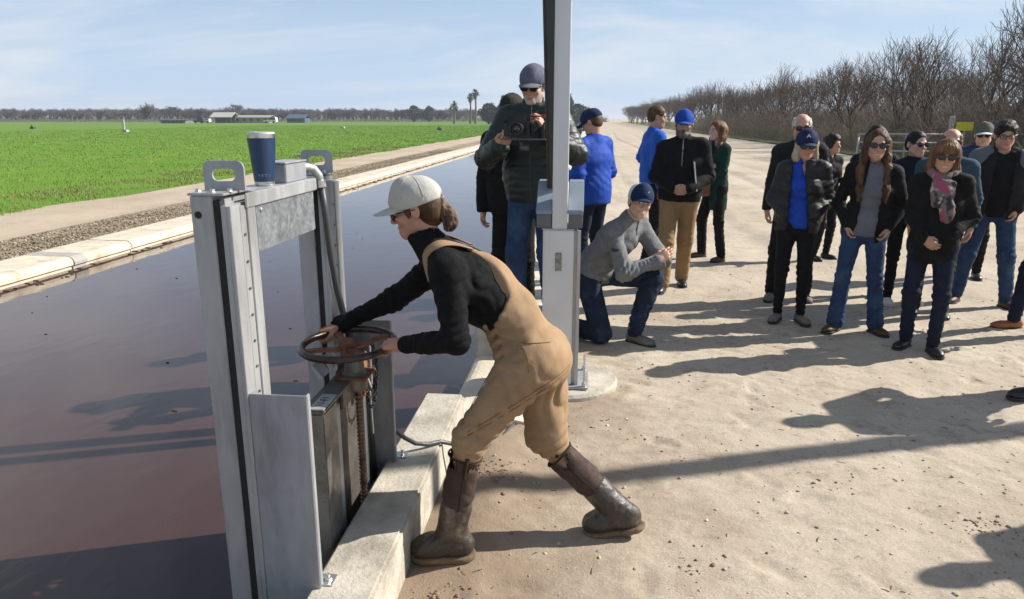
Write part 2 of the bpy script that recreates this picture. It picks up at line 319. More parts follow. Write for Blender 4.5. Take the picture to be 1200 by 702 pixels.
# sloping lining under the coping, both banks
mb = MB(); mb.prism([(-7.0, -.12), (-6.45, -.12), (-6.42, -.30), (-5.2, -1.4), (-7, -1.4)], -25, 420); o = mb.build('canal_lining', M_stain); tag(o, kind='structure')
mb = MB(); mb.prism([(-.70, -.12), (-.80, -.12), (-.83, -.30), (-2.0, -1.4), (-.5, -1.4), (-.5, -.12)], 3.95, 420); o = mb.build('canal_lining', M_stain); tag(o, kind='structure')
nc = empty('near_coping', (-.6, 3.9, 0)); tag(nc, kind='structure')
for a, b in zip([3.84, 7.4, 11.2, 15.3, 19.6, 24, 29, 35, 42, 50, 60, 75, 100, 140, 200], [7.4, 11.2, 15.3, 19.6, 24, 29, 35, 42, 50, 60, 75, 100, 140, 200, 420]):
    mb = MB(); mb.prism(coping_poly(-.30, -.80, -1, .012), a + .01, b - .01); rel(mb.build('coping_slab', M_conc), nc)
rs = np.random.RandomState(33); mb = MB()
for i in range(170):
    y = 5.6 + 40 * rs.rand() ** 1.6; x = -6.40 + abs(rs.normal()) * .10; l = rs.uniform(.01, .05); a = rs.rand() * 3.14; mb.box(x - l * abs(math.cos(a)), x + l * abs(math.cos(a)) + .004, y - l * abs(math.sin(a)), y + l * abs(math.sin(a)) + .004, -.129, -.122)
for i in range(26):
    x, y = rs.uniform(-6, -1.3), rs.uniform(2.5, 12); l = rs.uniform(.004, .02); mb.box(x - l, x + l, y - .004, y + .004, -.129, -.124)
tag(mb.build('floating_debris', mat('wet_leaf', (.07, .05, .03), .8)), 'small dark leaves and straw floating along the far waterline', 'debris', kind='stuff')
# the raised headwall the gate is bolted to
mb = MB(); mb.box(-.885, -.665, -1.0, 3.815, -.9, .2); hw = mb.build('headwall', M_conc2, bevel=.012); tag(hw, 'raised grey concrete wall block along the gate', 'wall')
mb = MB(); mb.box(-.9, -.4, 3.0, 3.95, -1.1, -.02)
hb = mb.build('wall_footing', M_stain); tag(hb, kind='structure')
# ---------------------------------------------------------------- the sluice gate
M_alu = mat('aluminium', (.47, .475, .475), .42, .5, .14, 9, .15, 40, .5, (.27, .265, .26), (.50, .70), stretch=(1, 1, .22))
M_alu2 = mat('aluminium_dull', (.36, .37, .385), .5, .42, .16, 9, .15, 30, .5, (.22, .22, .22), (.5, .72), stretch=(1, 1, .3))
M_galv = mat('galvanised_sheet', (.36, .38, .40), .45, .6, .22, 26, .08, 30, .5, (.25, .265, .28), (.42, .6))
M_steel = mat('dark_steel', (.135, .125, .11), .45, .5, .25, 12, .2, 50, .5, (.20, .12, .07), (.55, .7))
M_blk = mat('black_rubber', (.012, .012, .013), .7)
M_rust = mat('rusty_iron', (.17, .080, .045), .75, .15, .3, 25, .5, 90, .4, (.13, .06, .035), (.48, .62))
M_orange = mat('rust_primer', (.27, .115, .06), .65, .1, .25, 18, .4, 70, .4, (.13, .06, .035), (.44, .60))
M_rim = mat('worn_rim', (.045, .032, .028), .32, .5, .35, 22, .25, 70, .5, (.11, .065, .045), (.5, .68))
M_bolt = mat('zinc_bolt', (.55, .55, .54), .35, .8, .1, 30)
M_white = mat('white_paint', (.78, .78, .76), .6, 0, .05, 20)
M_black = mat('black_paint', (.01, .01, .01), .5)
gate = empty('sluice_gate', (-1.0, 2.5, -.13)); tag(gate, 'tall aluminium sluice gate frame with handwheel on the canal edge', 'sluice gate')
def gp(mb, name, m, bevel=.0025, **k): return mb.build(name, m, gate, bevel=bevel, **k)
def post(y0, y1, near):
    X0, X1 = -1.155, -1.035
    mb = MB(); mb.box(X0, X0 + .068, y0, y1, -1.0, 1.498); mb.box(X0 + .068, X0 + .09, y0 + .03, y1 - .002, -1.0, 1.49)
    p = gp(mb, 'post', M_alu)
    # outer rail with two T-slots on the face towards the wall
    mb = MB()
    a, b = y0 + .002, y1
    mb.box(X0 + .0905, X1 - .012, a, b, -1.0, 1.47)
    w = (b - a)
    mb.box(X1 - .012, X1, a, a + w * .36, -1.0, 1.468); mb.box(X1 - .012, X1 - .003, a + w * .39, a + w * .62, -1.0, 1.462); mb.box(X1 - .012, X1, a + w * .65, b - .004, -1.0, 1.465)
    q = gp(mb, 'slotted_rail', M_alu, .0015)
    mb = MB(); mb.box(X0 + .069, X0 + .0895, y0 + .004, y0 + .03, -1.0, 1.485); gp(mb, 'rubber_seal', M_blk, 0)
    # row of rivet heads up the rail
    mb = MB()
    for z in np.arange(.1, 1.4, .085): mb.lathe([(.001, .003), (.0045, .002), (.005, 0)][::-1], (X1, a + w * .5, z), 8, 'x')
    gp(mb, 'rivets', M_steel, 0)['kind'] = 'stuff'
    # cap plate, lug and bolts
    mb = MB(); mb.box(X0 - .004, X1 - .012, y0 - .006, y1 + .004, 1.4995, 1.507); cp = gp(mb, 'cap_plate', M_alu, .002)
    yl = y0 + (.09 if near else .08)
    z0 = 1.507; bm = bmesh.new(); wd, hh, r = .128, .088, .022; cx = (X0 + X1) / 2 + .005
    out = [(-wd / 2, 0)] + [(-wd / 2 + r - r * math.cos(t), hh - r + r * math.sin(t)) for t in np.linspace(0, math.pi / 2, 7)] + [(wd / 2 - r + r * math.sin(t), hh - r + r * math.cos(t)) for t in np.linspace(0, math.pi / 2, 7)] + [(wd / 2, 0)]
    hole = [(.018 * math.copysign(1, math.cos(t)) + .019 * math.cos(t), hh * .52 + .019 * math.sin(t)) for t in np.linspace(0, 2 * math.pi, 20, endpoint=False)]
    for yy in (yl, yl + .008):
        vo = [bm.verts.new((cx + p[0], yy, z0 + p[1])) for p in out]; vh = [bm.verts.new((cx + p[0], yy, z0 + p[1])) for p in hole]
        es = [bm.edges.new((vo[i], vo[(i + 1) % len(vo)])) for i in range(len(vo))] + [bm.edges.new((vh[i], vh[(i + 1) % len(vh)])) for i in range(len(vh))]
        bmesh.ops.triangle_fill(bm, edges=es, use_beauty=True)
        if yy == yl: A = (vo, vh)
    for va, vb in ((A[0], vo), (A[1], vh)):
        for i in range(len(va)): bm.faces.new((va[i], va[(i + 1) % len(va)], vb[(i + 1) % len(va)], vb[i]))
    bmesh.ops.recalc_face_normals(bm, faces=bm.faces); me = bpy.data.meshes.new('lifting_lug'); bm.to_mesh(me); bm.free(); me.materials.append(M_alu2)
    rel(link('lifting_lug', me), gate)
    for dx, dy in ((-.045, -.05), (.005, -.062), (.05, -.045), (-.05, .05), (.045, .055)):
        mb = MB(); mb.lathe([(.011, 0), (.011, .003), (.0085, .004), (.0085, .010), (.004, .0105)], (cx + dx - .01, (y0 + y1) / 2 + dy, 1.507), 6); b = gp(mb, 'bolt', M_bolt, 0)
    return p
post(2.02, 2.19, True); post(2.80, 2.985, False)
mb = MB(); mb.lathe([(.011, -.0015), (.0105, -.002), (.001, -.0022)], (-1.133, 2.02, 1.443), 20, 'y'); gp(mb, 'plug', M_black, 0)
# head beam: a channel with its open side down, cover plate, screws
mb = MB(); mb.box(-1.150, -1.037, 2.1905, 2.799, 1.487, 1.4965); mb.box(-1.0365, -1.030, 2.12, 2.71, 1.452, 1.4975); mb.box(-1.150, -1.143, 2.1905, 2.799, 1.42, 1.486); gp(mb, 'head_beam', M_alu)
mb = MB(); mb.box(-1.0425, -1.0385, 2.195, 2.69, 1.303, 1.470); gp(mb, 'cover_plate', M_galv, .001)
for y, z in ((2.23, 1.435), (2.66, 1.455)):
    mb = MB(); mb.lathe([(.007, 0), (.007, .003), (.003, .005)], (-1.038, y, z), 10, 'x'); gp(mb, 'screw', M_bolt, 0)
# junction box with elbow and conduit down the far post
mb = MB(); mb.box(-1.135, -1.048, 2.47, 2.66, 1.4975, 1.563); gp(mb, 'junction_box', M_alu2, .003)
mb = MB(); mb.box(-1.138, -1.045, 2.465, 2.665, 1.5635, 1.569); gp(mb, 'box_lid', M_alu, .0015)
mb = MB(); mb.tube([(-1.075, 2.655, 1.535), (-1.065, 2.70, 1.54), (-1.045, 2.725, 1.53), (-1.03, 2.735, 1.505), (-1.026, 2.74, 1.47)], .0165, 14); gp(mb, 'elbow_fitting', M_alu, 0, smooth=True)
mb = MB(); mb.tube([(-1.075, 2.66, 1.535), (-1.073, 2.672, 1.536)], .022, 12); gp(mb, 'conduit_nut', M_bolt, 0, auto=True); mb = MB(); mb.tube([(-1.027, 2.739, 1.485), (-1.025, 2.741, 1.46)], .021, 12); gp(mb, 'conduit_nut', M_bolt, 0, auto=True)
M_hose = mat('grey_conduit', (.060, .063, .068), .45, 0, .1, 20)
mb = MB(); mb.tube([(-1.025, 2.741, 1.47), (-1.018, 2.75, 1.36), (-1.012, 2.765, 1.2), (-1.005, 2.79, 1.05), (-.995, 2.83, .92), (-.985, 2.90, .78), (-.97, 2.955, .62), (-.95, 2.965, .42), (-.94, 2.965, .1)], .0135, 12); gp(mb, 'conduit', M_hose, 0, smooth=True)
mb = MB(); mb.tube([(-1.03, 2.755, 1.40), (-1.022, 2.79, 1.2), (-1.015, 2.83, 1.0), (-1.0, 2.9, .75), (-.98, 2.95, .5)], .006, 8); gp(mb, 'cable', M_blk, 0, smooth=True)
# wing plates between the posts and the wall
def wing(y, x0, x1, z1, side):
    mb = MB(); mb.box(x0, x1, y, y + .006, -.9, z1)
    mb.box(x1 - .0065, x1 + .0005, y + .0062 * side, y + .028 if side > 0 else y - .02, -.02, z1 - .001) if side > 0 else mb.box(x1 - .002, x1 + .005, y - .022, y - .0002, -.1, z1 - .001)
    mb.box(x0 - .0005, x0 + .006, y + .0062, y + .05, -.9, z1 - .001)
    mb.build('wing_plate', M_alu2, gate, bevel=.0015)
wing(2.028, -1.0345, -.848, .884, 1); wing(2.972, -1.0345, -.838, .862, -1)
for (x, y) in ((-.845, 2.075), (-.83, 3.02)):
    mb = MB(); mb.box(x - .035, x + .03, y - .03, y + .03, .2005, .206); mb.lathe([(.012, 0), (.012, .006), (.006, .008), (.006, .022), (.003, .023)], (x + .008, y, .206), 6); gp(mb, 'anchor_bolt', M_bolt, 0)
# yoke with number plate
mb = MB(); mb.box(-.985, -.899, 2.29, 2.965, .708, .722); mb.box(-.985, -.977, 2.29, 2.965, .64, .7075); mb.box(-.915, -.9025, 2.50, 2.965, .64, .7075); gp(mb, 'yoke', M_steel)
mb = MB(); mb.box(-.958, -.8985, 2.292, 2.44, .7225, .727); np_ = gp(mb, 'number_plate', M_alu)
text('number', '11-F1', .040, M_black, frame((-.929, 2.366, .7275), (0, 1, 0), (0, 0, 1)), gate, .0006)
mb = MB(); mb.box(-.958, -.9015, 2.295, 2.43, -.7, .7065); gp(mb, 'guide_box', mat('worn_steel', (.21, .21, .20), .38, .7, .2, 9, .15, 40, .5, (.12, .11, .095), (.5, .7)), .004)
# gate leaf and guides
mb = MB(); mb.box(-.958, -.948, 2.431, 2.95, -1.0, .60); gp(mb, 'gate_leaf', M_steel)
for y in (2.52, 2.845):
    mb = MB(); mb.box(-.947, -.937, y, y + .012, -.6, .7); mb.box(-.9365, -.930, y - .018, y + .018, -.6, .7); gp(mb, 'guide_rail', M_alu, .001)
mb = MB(); mb.box(-.93, -.889, 2.05, 3.6, .028, .036); mb.box(-.93, -.925, 2.05, 3.6, -.10, .0275); gp(mb, 'rusty_angle', M_rust, .001)
for (y0, y1) in ((2.34, 2.42), (2.46, 2.52), (2.56, 2.62)):
    mb = MB(); mb.prism([(-1.005, .735), (-.99, .75), (-1.03, .80), (-1.036, .79)], y0 + .2, y1 + .2); gp(mb, 'stiffener', M_alu, 0)
# threaded stem
sx, sy = -.893, 2.66
prof = []; z = -.35
while z < .66: prof += [(.0105, z), (.0155, z + .004), (.0155, z + .009), (.0105, z + .013)]; z += .0175
mb = MB(); mb.lathe(prof, (sx, sy, 0), 12); gp(mb, 'threaded_stem', mat('stem_steel', (.20, .125, .085), .4, .6, .3, 30, .1, 60, .5, (.10, .06, .04), (.5, .65)), 0)
mb = MB(); mb.lathe([(.045, .665), (.05, .672), (.05, .735), (.04, .745), (.036, .80), (.03, .815)], (sx - .012, sy, 0), 20); gp(mb, 'stem_bearing', M_steel, 0, auto=True)
mb = MB(); mb.box(sx - .07, sx + .055, sy - .07, sy + .07, .7225, .733); gp(mb, 'bearing_plate', M_rust, .002)
# handwheel
whl = empty('wheel_temp'); bpy.data.objects.remove(whl)
WC = Vector((-.925, 2.66, .853)); WM = Matrix.Translation(WC) @ Matrix.Rotation(R(2.5), 4, 'X') @ Matrix.Rotation(R(-1.5), 4, 'Y')
mb = MB(); n = 64; m_ = 12; b0 = []
vs = []; fs = []
for i in range(n):
    a = 2 * math.pi * i / n
    for k in range(m_):
        t = 2 * math.pi * k / m_; rr = .180 + .0145 * math.cos(t); vs.append(WM @ Vector((rr * math.cos(a), rr * math.sin(a), .0145 * math.sin(t))))
        fs.append((i * m_ + k, ((i + 1) % n) * m_ + k, ((i + 1) % n) * m_ + (k + 1) % m_, i * m_ + (k + 1) % m_))
mb.add(vs, fs); rim = gp(mb, 'handwheel_rim', M_rim, 0, smooth=True)
for a0 in (35, 125, 215, 305):
    mb = MB(); a = R(a0); u = Vector((math.cos(a), math.sin(a), 0)); v = Vector((-u.y, u.x, 0)); b = [];
    prof = [(.02, .024, -.018), (.06, .017, -.014), (.11, .014, -.004), (.168, .020, 0)]
    P = []
    for (r_, hw_, z_) in prof: P.append([WM @ (u * r_ + v * hw_ + Vector((0, 0, z_ + .007))), WM @ (u * r_ - v * hw_ + Vector((0, 0, z_ + .007))), WM @ (u * r_ - v * hw_ * .7 + Vector((0, 0, z_ - .008))), WM @ (u * r_ + v * hw_ * .7 + Vector((0, 0, z_ - .008)))])
    vv = [p for q in P for p in q]; ff = [(0, 3, 2, 1), (12, 13, 14, 15)] + [(4 * i + k, 4 * i + (k + 1) % 4, 4 * i + 4 + (k + 1) % 4, 4 * i + 4 + k) for i in range(3) for k in range(4)]
    mb.add(vv, ff); gp(mb, 'spoke', M_orange, .002)
mb = MB(); mb.lathe([(.034, -.045), (.036, -.02), (.034, .012), (.02, .022), (.012, .024)], (0, 0, 0), 20); mb.v = [tuple(WM @ Vector(p)) for p in mb.v]; gp(mb, 'wheel_hub', M_rust, 0, auto=True)
# cast bracket, flat bars and padlocked chain beside the stem
mb = MB(); mb.prism([(2.70, .80), (2.80, .78), (2.775, .60), (2.745, .60)], -.905, -.893, ax='x'); gp(mb, 'cast_bracket', M_orange, .002)
def bar(a, b, w_, name='flat_bar', m=M_alu):
    a, b = Vector(a), Vector(b); mb = MB(); d = (b - a).normalized(); s_ = Vector((1, 0, 0)); t_ = d.cross(s_).normalized(); M = Matrix(((s_.x, t_.x, d.x, a.x), (s_.y, t_.y, d.y, a.y), (s_.z, t_.z, d.z, a.z), (0, 0, 0, 1)))
    mb.box(-.003, .003, -w_ / 2, w_ / 2, 0, (b - a).length, M); return gp(mb, name, m, .001)
bar((-.885, 2.715, .735), (-.885, 2.805, .615), .010); bar((-.882, 2.80, .80), (-.882, 2.805, .63), .009); bar((-.882, 2.84, .70), (-.882, 2.905, .62), .010); bar((-.89, 2.80, .60), (-.89, 2.815, .40), .008)
def chain(pts, m, parent=gate, L=.021, r=.0028):
    pts = [Vector(p) for p in pts]; out = [pts[0]]; mb = MB(); k = 0
    for i in range(len(pts) - 1):
        n = max(1, int((pts[i + 1] - pts[i]).length / (L * .72)))
        for j in range(n):
            a = pts[i].lerp(pts[i + 1], j / n); b = pts[i].lerp(pts[i + 1], (j + 1) / n); d = (b - a).normalized(); s_ = d.cross(Vector((.3, .9, .1))).normalized(); s_ = s_ if k % 2 else d.cross(s_).normalized(); k += 1; c = (a + b) / 2
            mb.tube([c + d * L * .5 * math.cos(t) + s_ * L * .3 * math.sin(t) for t in np.linspace(0, 2 * math.pi, 11)], r, 6, False)
    return mb.build('chain', m, parent, smooth=True)
chain([(-.885, 2.83, .82), (-.87, 2.845, .74), (-.87, 2.84, .67), (-.87, 2.82, .60), (-.87, 2.79, .56), (-.87, 2.745, .55), (-.87, 2.71, .58), (-.872, 2.70, .66), (-.875, 2.70, .73)], mat('chain_black', (.02, .018, .016), .5, .5))
mb = MB(); mb.box(-.885, -.865, 2.82, 2.855, .60, .645); gp(mb, 'padlock', mat('lock', (.03, .028, .03), .4, .5), .003)
# grey cable across the wall to the telemetry post
mb = MB(); mb.tube([(-.87, 2.985, .36), (-.845, 3.0, .335), (-.81, 3.03, .285), (-.77, 3.07, .24), (-.72, 3.11, .218), (-.67, 3.16, .212), (-.60, 3.22, .17), (-.54, 3.32, .06), (-.45, 3.6, .015), (-.32, 4.1, .01), (-.2, 4.42, .015)], .0105, 12)
cb_ = mb.build('cable', M_hose, None, smooth=True); tag(cb_, 'grey flexible cable running from the gate over the wall', 'cable')
# ---------------------------------------------------------------- the cup on the beam
cup = empty('tumbler', (-1.088, 2.385, 1.4975)); tag(cup, 'navy blue steel tumbler with silver rim standing on the gate beam', 'tumbler')
M_navycup = mat('navy_enamel', (.012, .04, .10), .42, .1, .05, 20, coat=.2); M_inox = mat('brushed_steel', (.62, .62, .62), .25, .95, .05, 30)
def cupp(prof, name, m, **k):
    mb = MB(); mb.lathe(prof, (-1.088, 2.385, 1.4975), 40); return mb.build(name, m, cup, auto=True)
cupp([(.030, 0), (.0325, .002), (.0335, .014)], 'base_ring', M_inox)
cupp([(.0335, .0142), (.036, .045), (.0462, .157)], 'cup_body', M_navycup)
cupp([(.0464, .1573), (.0475, .168), (.0475, .1705), (.045, .171), (.043, .160)], 'steel_rim', M_inox)
cupp([(.0428, .163), (.0445, .172), (.0430, .1765), (.02, .1765), (.018, .174)], 'lid', mat('clear_lid', (.55, .56, .57), .15, 0, .03))
vdir = Vector((0 + 1.088, -2.385, 0)).normalized(); side = Vector((0, 0, 1)).cross(vdir)
for i, ch in enumerate('YETI'):
    an = (i - 1.5) * .30; nrm = (vdir * math.cos(an) + side * math.sin(an)); p = Vector((-1.088, 2.385, 1.4975 + .034)) + nrm * .0358; text('lettering', ch, .0145, mat('etched_letter', (.30, .34, .38), .3, .6), frame(p, Vector((0, 0, 1)).cross(nrm), nrm + Vector((0, 0, -.09))), cup, .0004)
# ---------------------------------------------------------------- telemetry post
tp = empty('telemetry_post', (-.14, 4.5, 0)); tag(tp, 'tall aluminium post with two sloping grey boxes on a concrete pad', 'post')
def tpp(mb, name, m, bevel=.003, **k): return mb.build(name, m, tp, bevel=bevel, **k)
mb = MB(); mb.lathe([(.365, -.1), (.365, .015), (.35, .035), (.05, .04)], (-.13, 4.62, 0), 40); tpp(mb, 'concrete_pad', M_conc2, 0, auto=True)
mb = MB(); mb.box(-.29, .035, 4.36, 4.74, .0405, .053); tpp(mb, 'base_plate', M_alu2)
for x, y in ((-.27, 4.39), (.012, 4.39), (-.27, 4.71), (.012, 4.71)):
    mb = MB(); mb.tube([(x, y, .05), (x, y, .16)], .008, 10); mb.lathe([(.018, .053), (.018, .06), (.015, .061), (.015, .078)], (x, y, 0), 6); tpp(mb, 'anchor_bolt', M_bolt, 0)
M_cover = mat('silver_cover', (.68, .685, .69), .45, .25, .05, 5, .05, 40)
mb = MB(); mb.box(-.262, -.072, 4.405, 4.66, .0535, 1.055); tpp(mb, 'column', M_cover, .006)
mb = MB(); mb.box(-.0715, -.052, 4.43, 4.66, .0535, 1.05); mb.box(-.0515, -.030, 4.41, 4.45, .0535, 1.05); tpp(mb, 'column_side_channel', M_alu, .002)
mb = MB(); mb.box(-.268, -.066, 4.399, 4.666, 1.0555, 1.064); tpp(mb, 'column_cap', M_alu, .002)
mb = MB(); mb.box(-.185, -.145, 4.4005, 4.4045, .80, .915); tpp(mb, 'rating_plate', mat('rating_plate', (.33, .34, .33), .4, .5, .1, 60, col2=(.16, .17, .17), c2=(.5, .6)), .001)
M_box = mat('grey_cabinet', (.23, .27, .32), .5, .1, .05, 7); M_boxd = mat('cabinet_skirt', (.12, .125, .13), .5)
for x0, x1 in ((-.305, -.207), (-.113, -.018)):
    mb = MB(); mb.prism([(4.39, 1.152), (4.39, 1.175), (4.60, 1.335), (4.74, 1.335), (4.74, 1.152)], x0, x1, ax='x'); tpp(mb, 'battery_box', M_box, .004)
    mb = MB(); mb.box(x0 + .004, x1 - .004, 4.395, 4.735, 1.068, 1.1515); tpp(mb, 'box_skirt', M_boxd, .003)
mb = MB(); mb.box(-.206, -.114, 4.395, 4.475, 1.0645, 5.2); tpp(mb, 'mast', mat('mast_alu', (.62, .625, .63), .5, .15, .08, 5, .06, 30, stretch=(1, 1, .2)), .004)
mb = MB(); M = Matrix.Translation((-.215, 4.53, 1.3)) @ Matrix.Rotation(R(-2.0), 4, 'Y')
mb.box(-.02, .05, 0, .09, 0, 3.9, M); mb.box(-.032, -.0205, -.012, .10, 0, 3.9, M); tpp(mb, 'dark_brace', mat('brace_brown', (.045, .042, .036), .5, .2, .1, 6), .003)  # leaning member in a much darker tone than the mast
mb = MB(); Mp = Matrix.Translation((-.16, 4.5, 5.2)) @ Matrix.Rotation(R(35), 4, 'Y')
mb.box(-.35, .35, -.3, .3, 0, .035, Mp); tpp(mb, 'solar_panel', mat('solar_cell', (.012, .016, .04), .15, .2), .004)
# standing block under the photographer
mb = MB(); mb.box(-.78, -.10, 4.98, 5.62, -.05, .265); tag(mb.build('concrete_block', M_conc2, bevel=.015), 'low concrete block behind the telemetry post where the photographer stands', 'block')
# utility pole out to the right; its shadow crosses the dirt and the water
up = empty('utility_pole', (6.75, 5.62, 0)); tag(up, 'tall wooden utility pole beside the dirt yard', 'utility pole')
mb = MB(); mb.tube([(6.75, 5.62, -.3), (6.75, 5.62, 11)], [.10, .065], 16); mb.build('pole_shaft', mat('pole_wood', (.14, .10, .07), .9, 0, .2, 6, .5, 30, stretch=(1, 1, .1)), up, smooth=True)
mb = MB(); mb.box(6.0, 7.5, 5.56, 5.68, 10.2, 10.32); mb.build('cross_arm', MATS['pole_wood'], up, bevel=.005)
# ---------------------------------------------------------------- people: smooth bodies and clothes from blended volumes
A3 = lambda v: np.array(v, dtype=np.float64)
def unit(v): v = A3(v); return v / (np.linalg.norm(v) + 1e-12)
class Field:
    def __init__(s): s.p = []; s.disp = []; s.lo = A3([1e9] * 3); s.hi = -s.lo
    def _bb(s, pts, r):
        for p in pts: s.lo = np.minimum(s.lo, A3(p) - r); s.hi = np.maximum(s.hi, A3(p) + r)
    def cone(s, a, b, ra, rb, lat=None, f=1., k=.03, op='+'):
        a, b = A3(a), A3(b); ba = b - a; L2 = ba @ ba + 1e-9; l = None if lat is None else unit(lat)
        def fn(P):
            q = P - a; t = np.clip(q @ ba / L2, 0, 1); d = q - t[:, None] * ba
            if l is not None: c = d @ l; d = d - (c * (1 - 1 / f))[:, None] * l
            return np.sqrt((d * d).sum(1)) - (ra + (rb - ra) * t)
        if op == '+': s._bb((a, b), max(ra, rb) * max(1, f) + .01)
        s.p.append((op, fn, k)); return s
    def ell(s, c, r, M=None, k=.03, op='+'):
        c, r = A3(c), A3(r); M = np.eye(3) if M is None else M
        def fn(P):
            q = (P - c) @ M; k0 = np.sqrt(((q / r) ** 2).sum(1)); k1 = np.sqrt(((q / r ** 2) ** 2).sum(1)) + 1e-9; return k0 * (k0 - 1) / k1
        if op == '+': s._bb((c,), r.max() + .01)
        s.p.append((op, fn, k)); return s
    def box(s, c, h, M=None, rd=.004, k=.005, op='+'):
        c, h = A3(c), A3(h); M = np.eye(3) if M is None else M
        def fn(P):
            q = np.abs((P - c) @ M) - h + rd; return np.sqrt((np.maximum(q, 0) ** 2).sum(1)) + np.minimum(q.max(1), 0) - rd
        if op == '+': s._bb((c,), np.linalg.norm(h))
        s.p.append((op, fn, k)); return s
    def plane(s, o, n, k=.006):
        """cut away the side n points to"""
        o, n = A3(o), unit(n); s.p.append(('-', lambda P: -((P - o) @ n), k)); return s
    def cut(s, fn, k=.006): s.p.append(('-', fn, k)); return s
    def chain(s, pts, rs, **kw):
        for i in range(len(pts) - 1): s.cone(pts[i], pts[i + 1], rs[i], rs[i + 1], **kw)
        return s
    def fold(s, c, ax, wl, amp, rad, ph=0, warp=None):
        c, ax = A3(c), unit(ax); w = unit(np.cross(ax, [.3, .5, .8]))
        s.disp.append(lambda P: (lambda q: amp * np.exp(-(q * q).sum(1) / rad ** 2) * (1.9 * np.abs(np.sin(np.pi * (q @ ax) / wl + ph + .9 * np.sin((q @ w) * 2 * np.pi / (wl * 2.6)))) - 1.2))(P - c)); return s
    def wrinkle(s, f, amp, seed=0):
        s.disp.append(lambda P: amp * snoise(P, f, seed, 3)); return s
    def ev(s, P):
        d = np.full(len(P), 1e3)
        for op, fn, k in s.p:
            e = fn(P)
            if op == '+': h = np.clip(.5 + .5 * (d - e) / k, 0, 1); d = d + (e - d) * h - k * h * (1 - h)
            else: e = -e; h = np.clip(.5 - .5 * (d - e) / k, 0, 1); d = d + (e - d) * h + k * h * (1 - h)
        return d
    def full(s, P):
        d = s.ev(P)
        if s.disp:
            i = np.flatnonzero(np.abs(d) < .024); Q = P[i]; e = d[i]
            for g in s.disp: e = e - g(Q)
            d[i] = e
        return d
    def surf(s, p, d, n=60):
        """walk from p along d until the surface is met"""
        p, d = A3(p), unit(d)
        for i in range(n):
            v = s.full(p[None])[0]
            if abs(v) < .0008: return p
            p = p + d * v * .7
        return p if abs(v) < .006 else None
    def mesh(s, h, col=None):
        lo = s.lo - 3 * h; n = np.ceil((s.hi + 3 * h - lo) / h).astype(int) + 1; n = (n + 3) // 4 * 4 + 1; m = (n - 1) // 4 + 1
        ax = [lo[i] + 4 * h * np.arange(m[i]) for i in range(3)]; C = np.stack(np.meshgrid(*ax, indexing='ij'), -1); cd_ = s.ev(C.reshape(-1, 3)).reshape(m)
        near = (np.abs(cd_) < 3.7 * h + .011)
        blk = np.zeros(m - 1, bool)
        for dx in (0, 1):
            for dy in (0, 1):
                for dz in (0, 1): blk |= near[dx:m[0] - 1 + dx, dy:m[1] - 1 + dy, dz:m[2] - 1 + dz]
        fm = np.zeros(n, bool); up = blk.repeat(4, 0).repeat(4, 1).repeat(4, 2); fm[:-1, :-1, :-1] |= up; fm[1:, 1:, 1:] |= up; fm[1:, :-1, :-1] |= up; fm[:-1, 1:, :-1] |= up; fm[:-1, :-1, 1:] |= up; fm[1:, 1:, :-1] |= up; fm[1:, :-1, 1:] |= up; fm[:-1, 1:, 1:] |= up
        D = np.ones(n, np.float32)
        cs = np.sign(cd_); far = cs.repeat(4, 0).repeat(4, 1).repeat(4, 2)[:n[0], :n[1], :n[2]]; D[:] = far[:n[0], :n[1], :n[2]] * .5
        I = np.argwhere(fm); P = lo + I * h
        out = np.empty(len(P))
        for i in range(0, len(P), 200000): out[i:i + 200000] = s.full(P[i:i + 200000])
        D[fm] = out
        return nets(D, lo, h)
def nets(D, lo, h):
    """surface nets on a sampled field"""
    cs = np.array(D.shape) - 1; E = []; FI = []; PP = []
    for ax in range(3):
        sl = [slice(None)] * 3; s2 = [slice(None)] * 3; sl[ax] = slice(0, -1); s2[ax] = slice(1, None); a, b = D[tuple(sl)], D[tuple(s2)]
        ix = np.argwhere((a < 0) != (b < 0)); va = a[tuple(ix.T)]; vb = b[tuple(ix.T)]; t = va / (va - vb)
        p = ix.astype(np.float64); p[:, ax] += t; o1, o2 = [i for i in range(3) if i != ax]; q = []
        for u, v in ((0, 0), (-1, 0), (-1, -1), (0, -1)):
            c = ix.copy(); c[:, o1] += u; c[:, o2] += v; c = np.clip(c, 0, cs - 1); q.append(np.ravel_multi_index(c.T, cs)); FI.append(q[-1]); PP.append(p)
        E.append((ax, np.stack(q, 1), va < 0))
    u, inv = np.unique(np.concatenate(FI), return_inverse=True); inv = inv.ravel(); PP = np.concatenate(PP); cnt = np.bincount(inv)
    V = np.stack([np.bincount(inv, weights=PP[:, i]) / cnt for i in range(3)], 1) * h + lo; F_ = []
    for ax, q, neg in E:
        q = np.searchsorted(u, q); fl = neg if ax != 1 else ~neg; q[~fl] = q[~fl][:, ::-1]; F_.append(q)
    return V, np.concatenate(F_)
def basis(fwd, up):
    """columns: left of the body (x), forward (y), up (z)"""
    f = unit(fwd); u = A3(up); u = unit(u - f * (u @ f)); return np.stack([np.cross(f, u) * -1 * -1, f, u], 1)
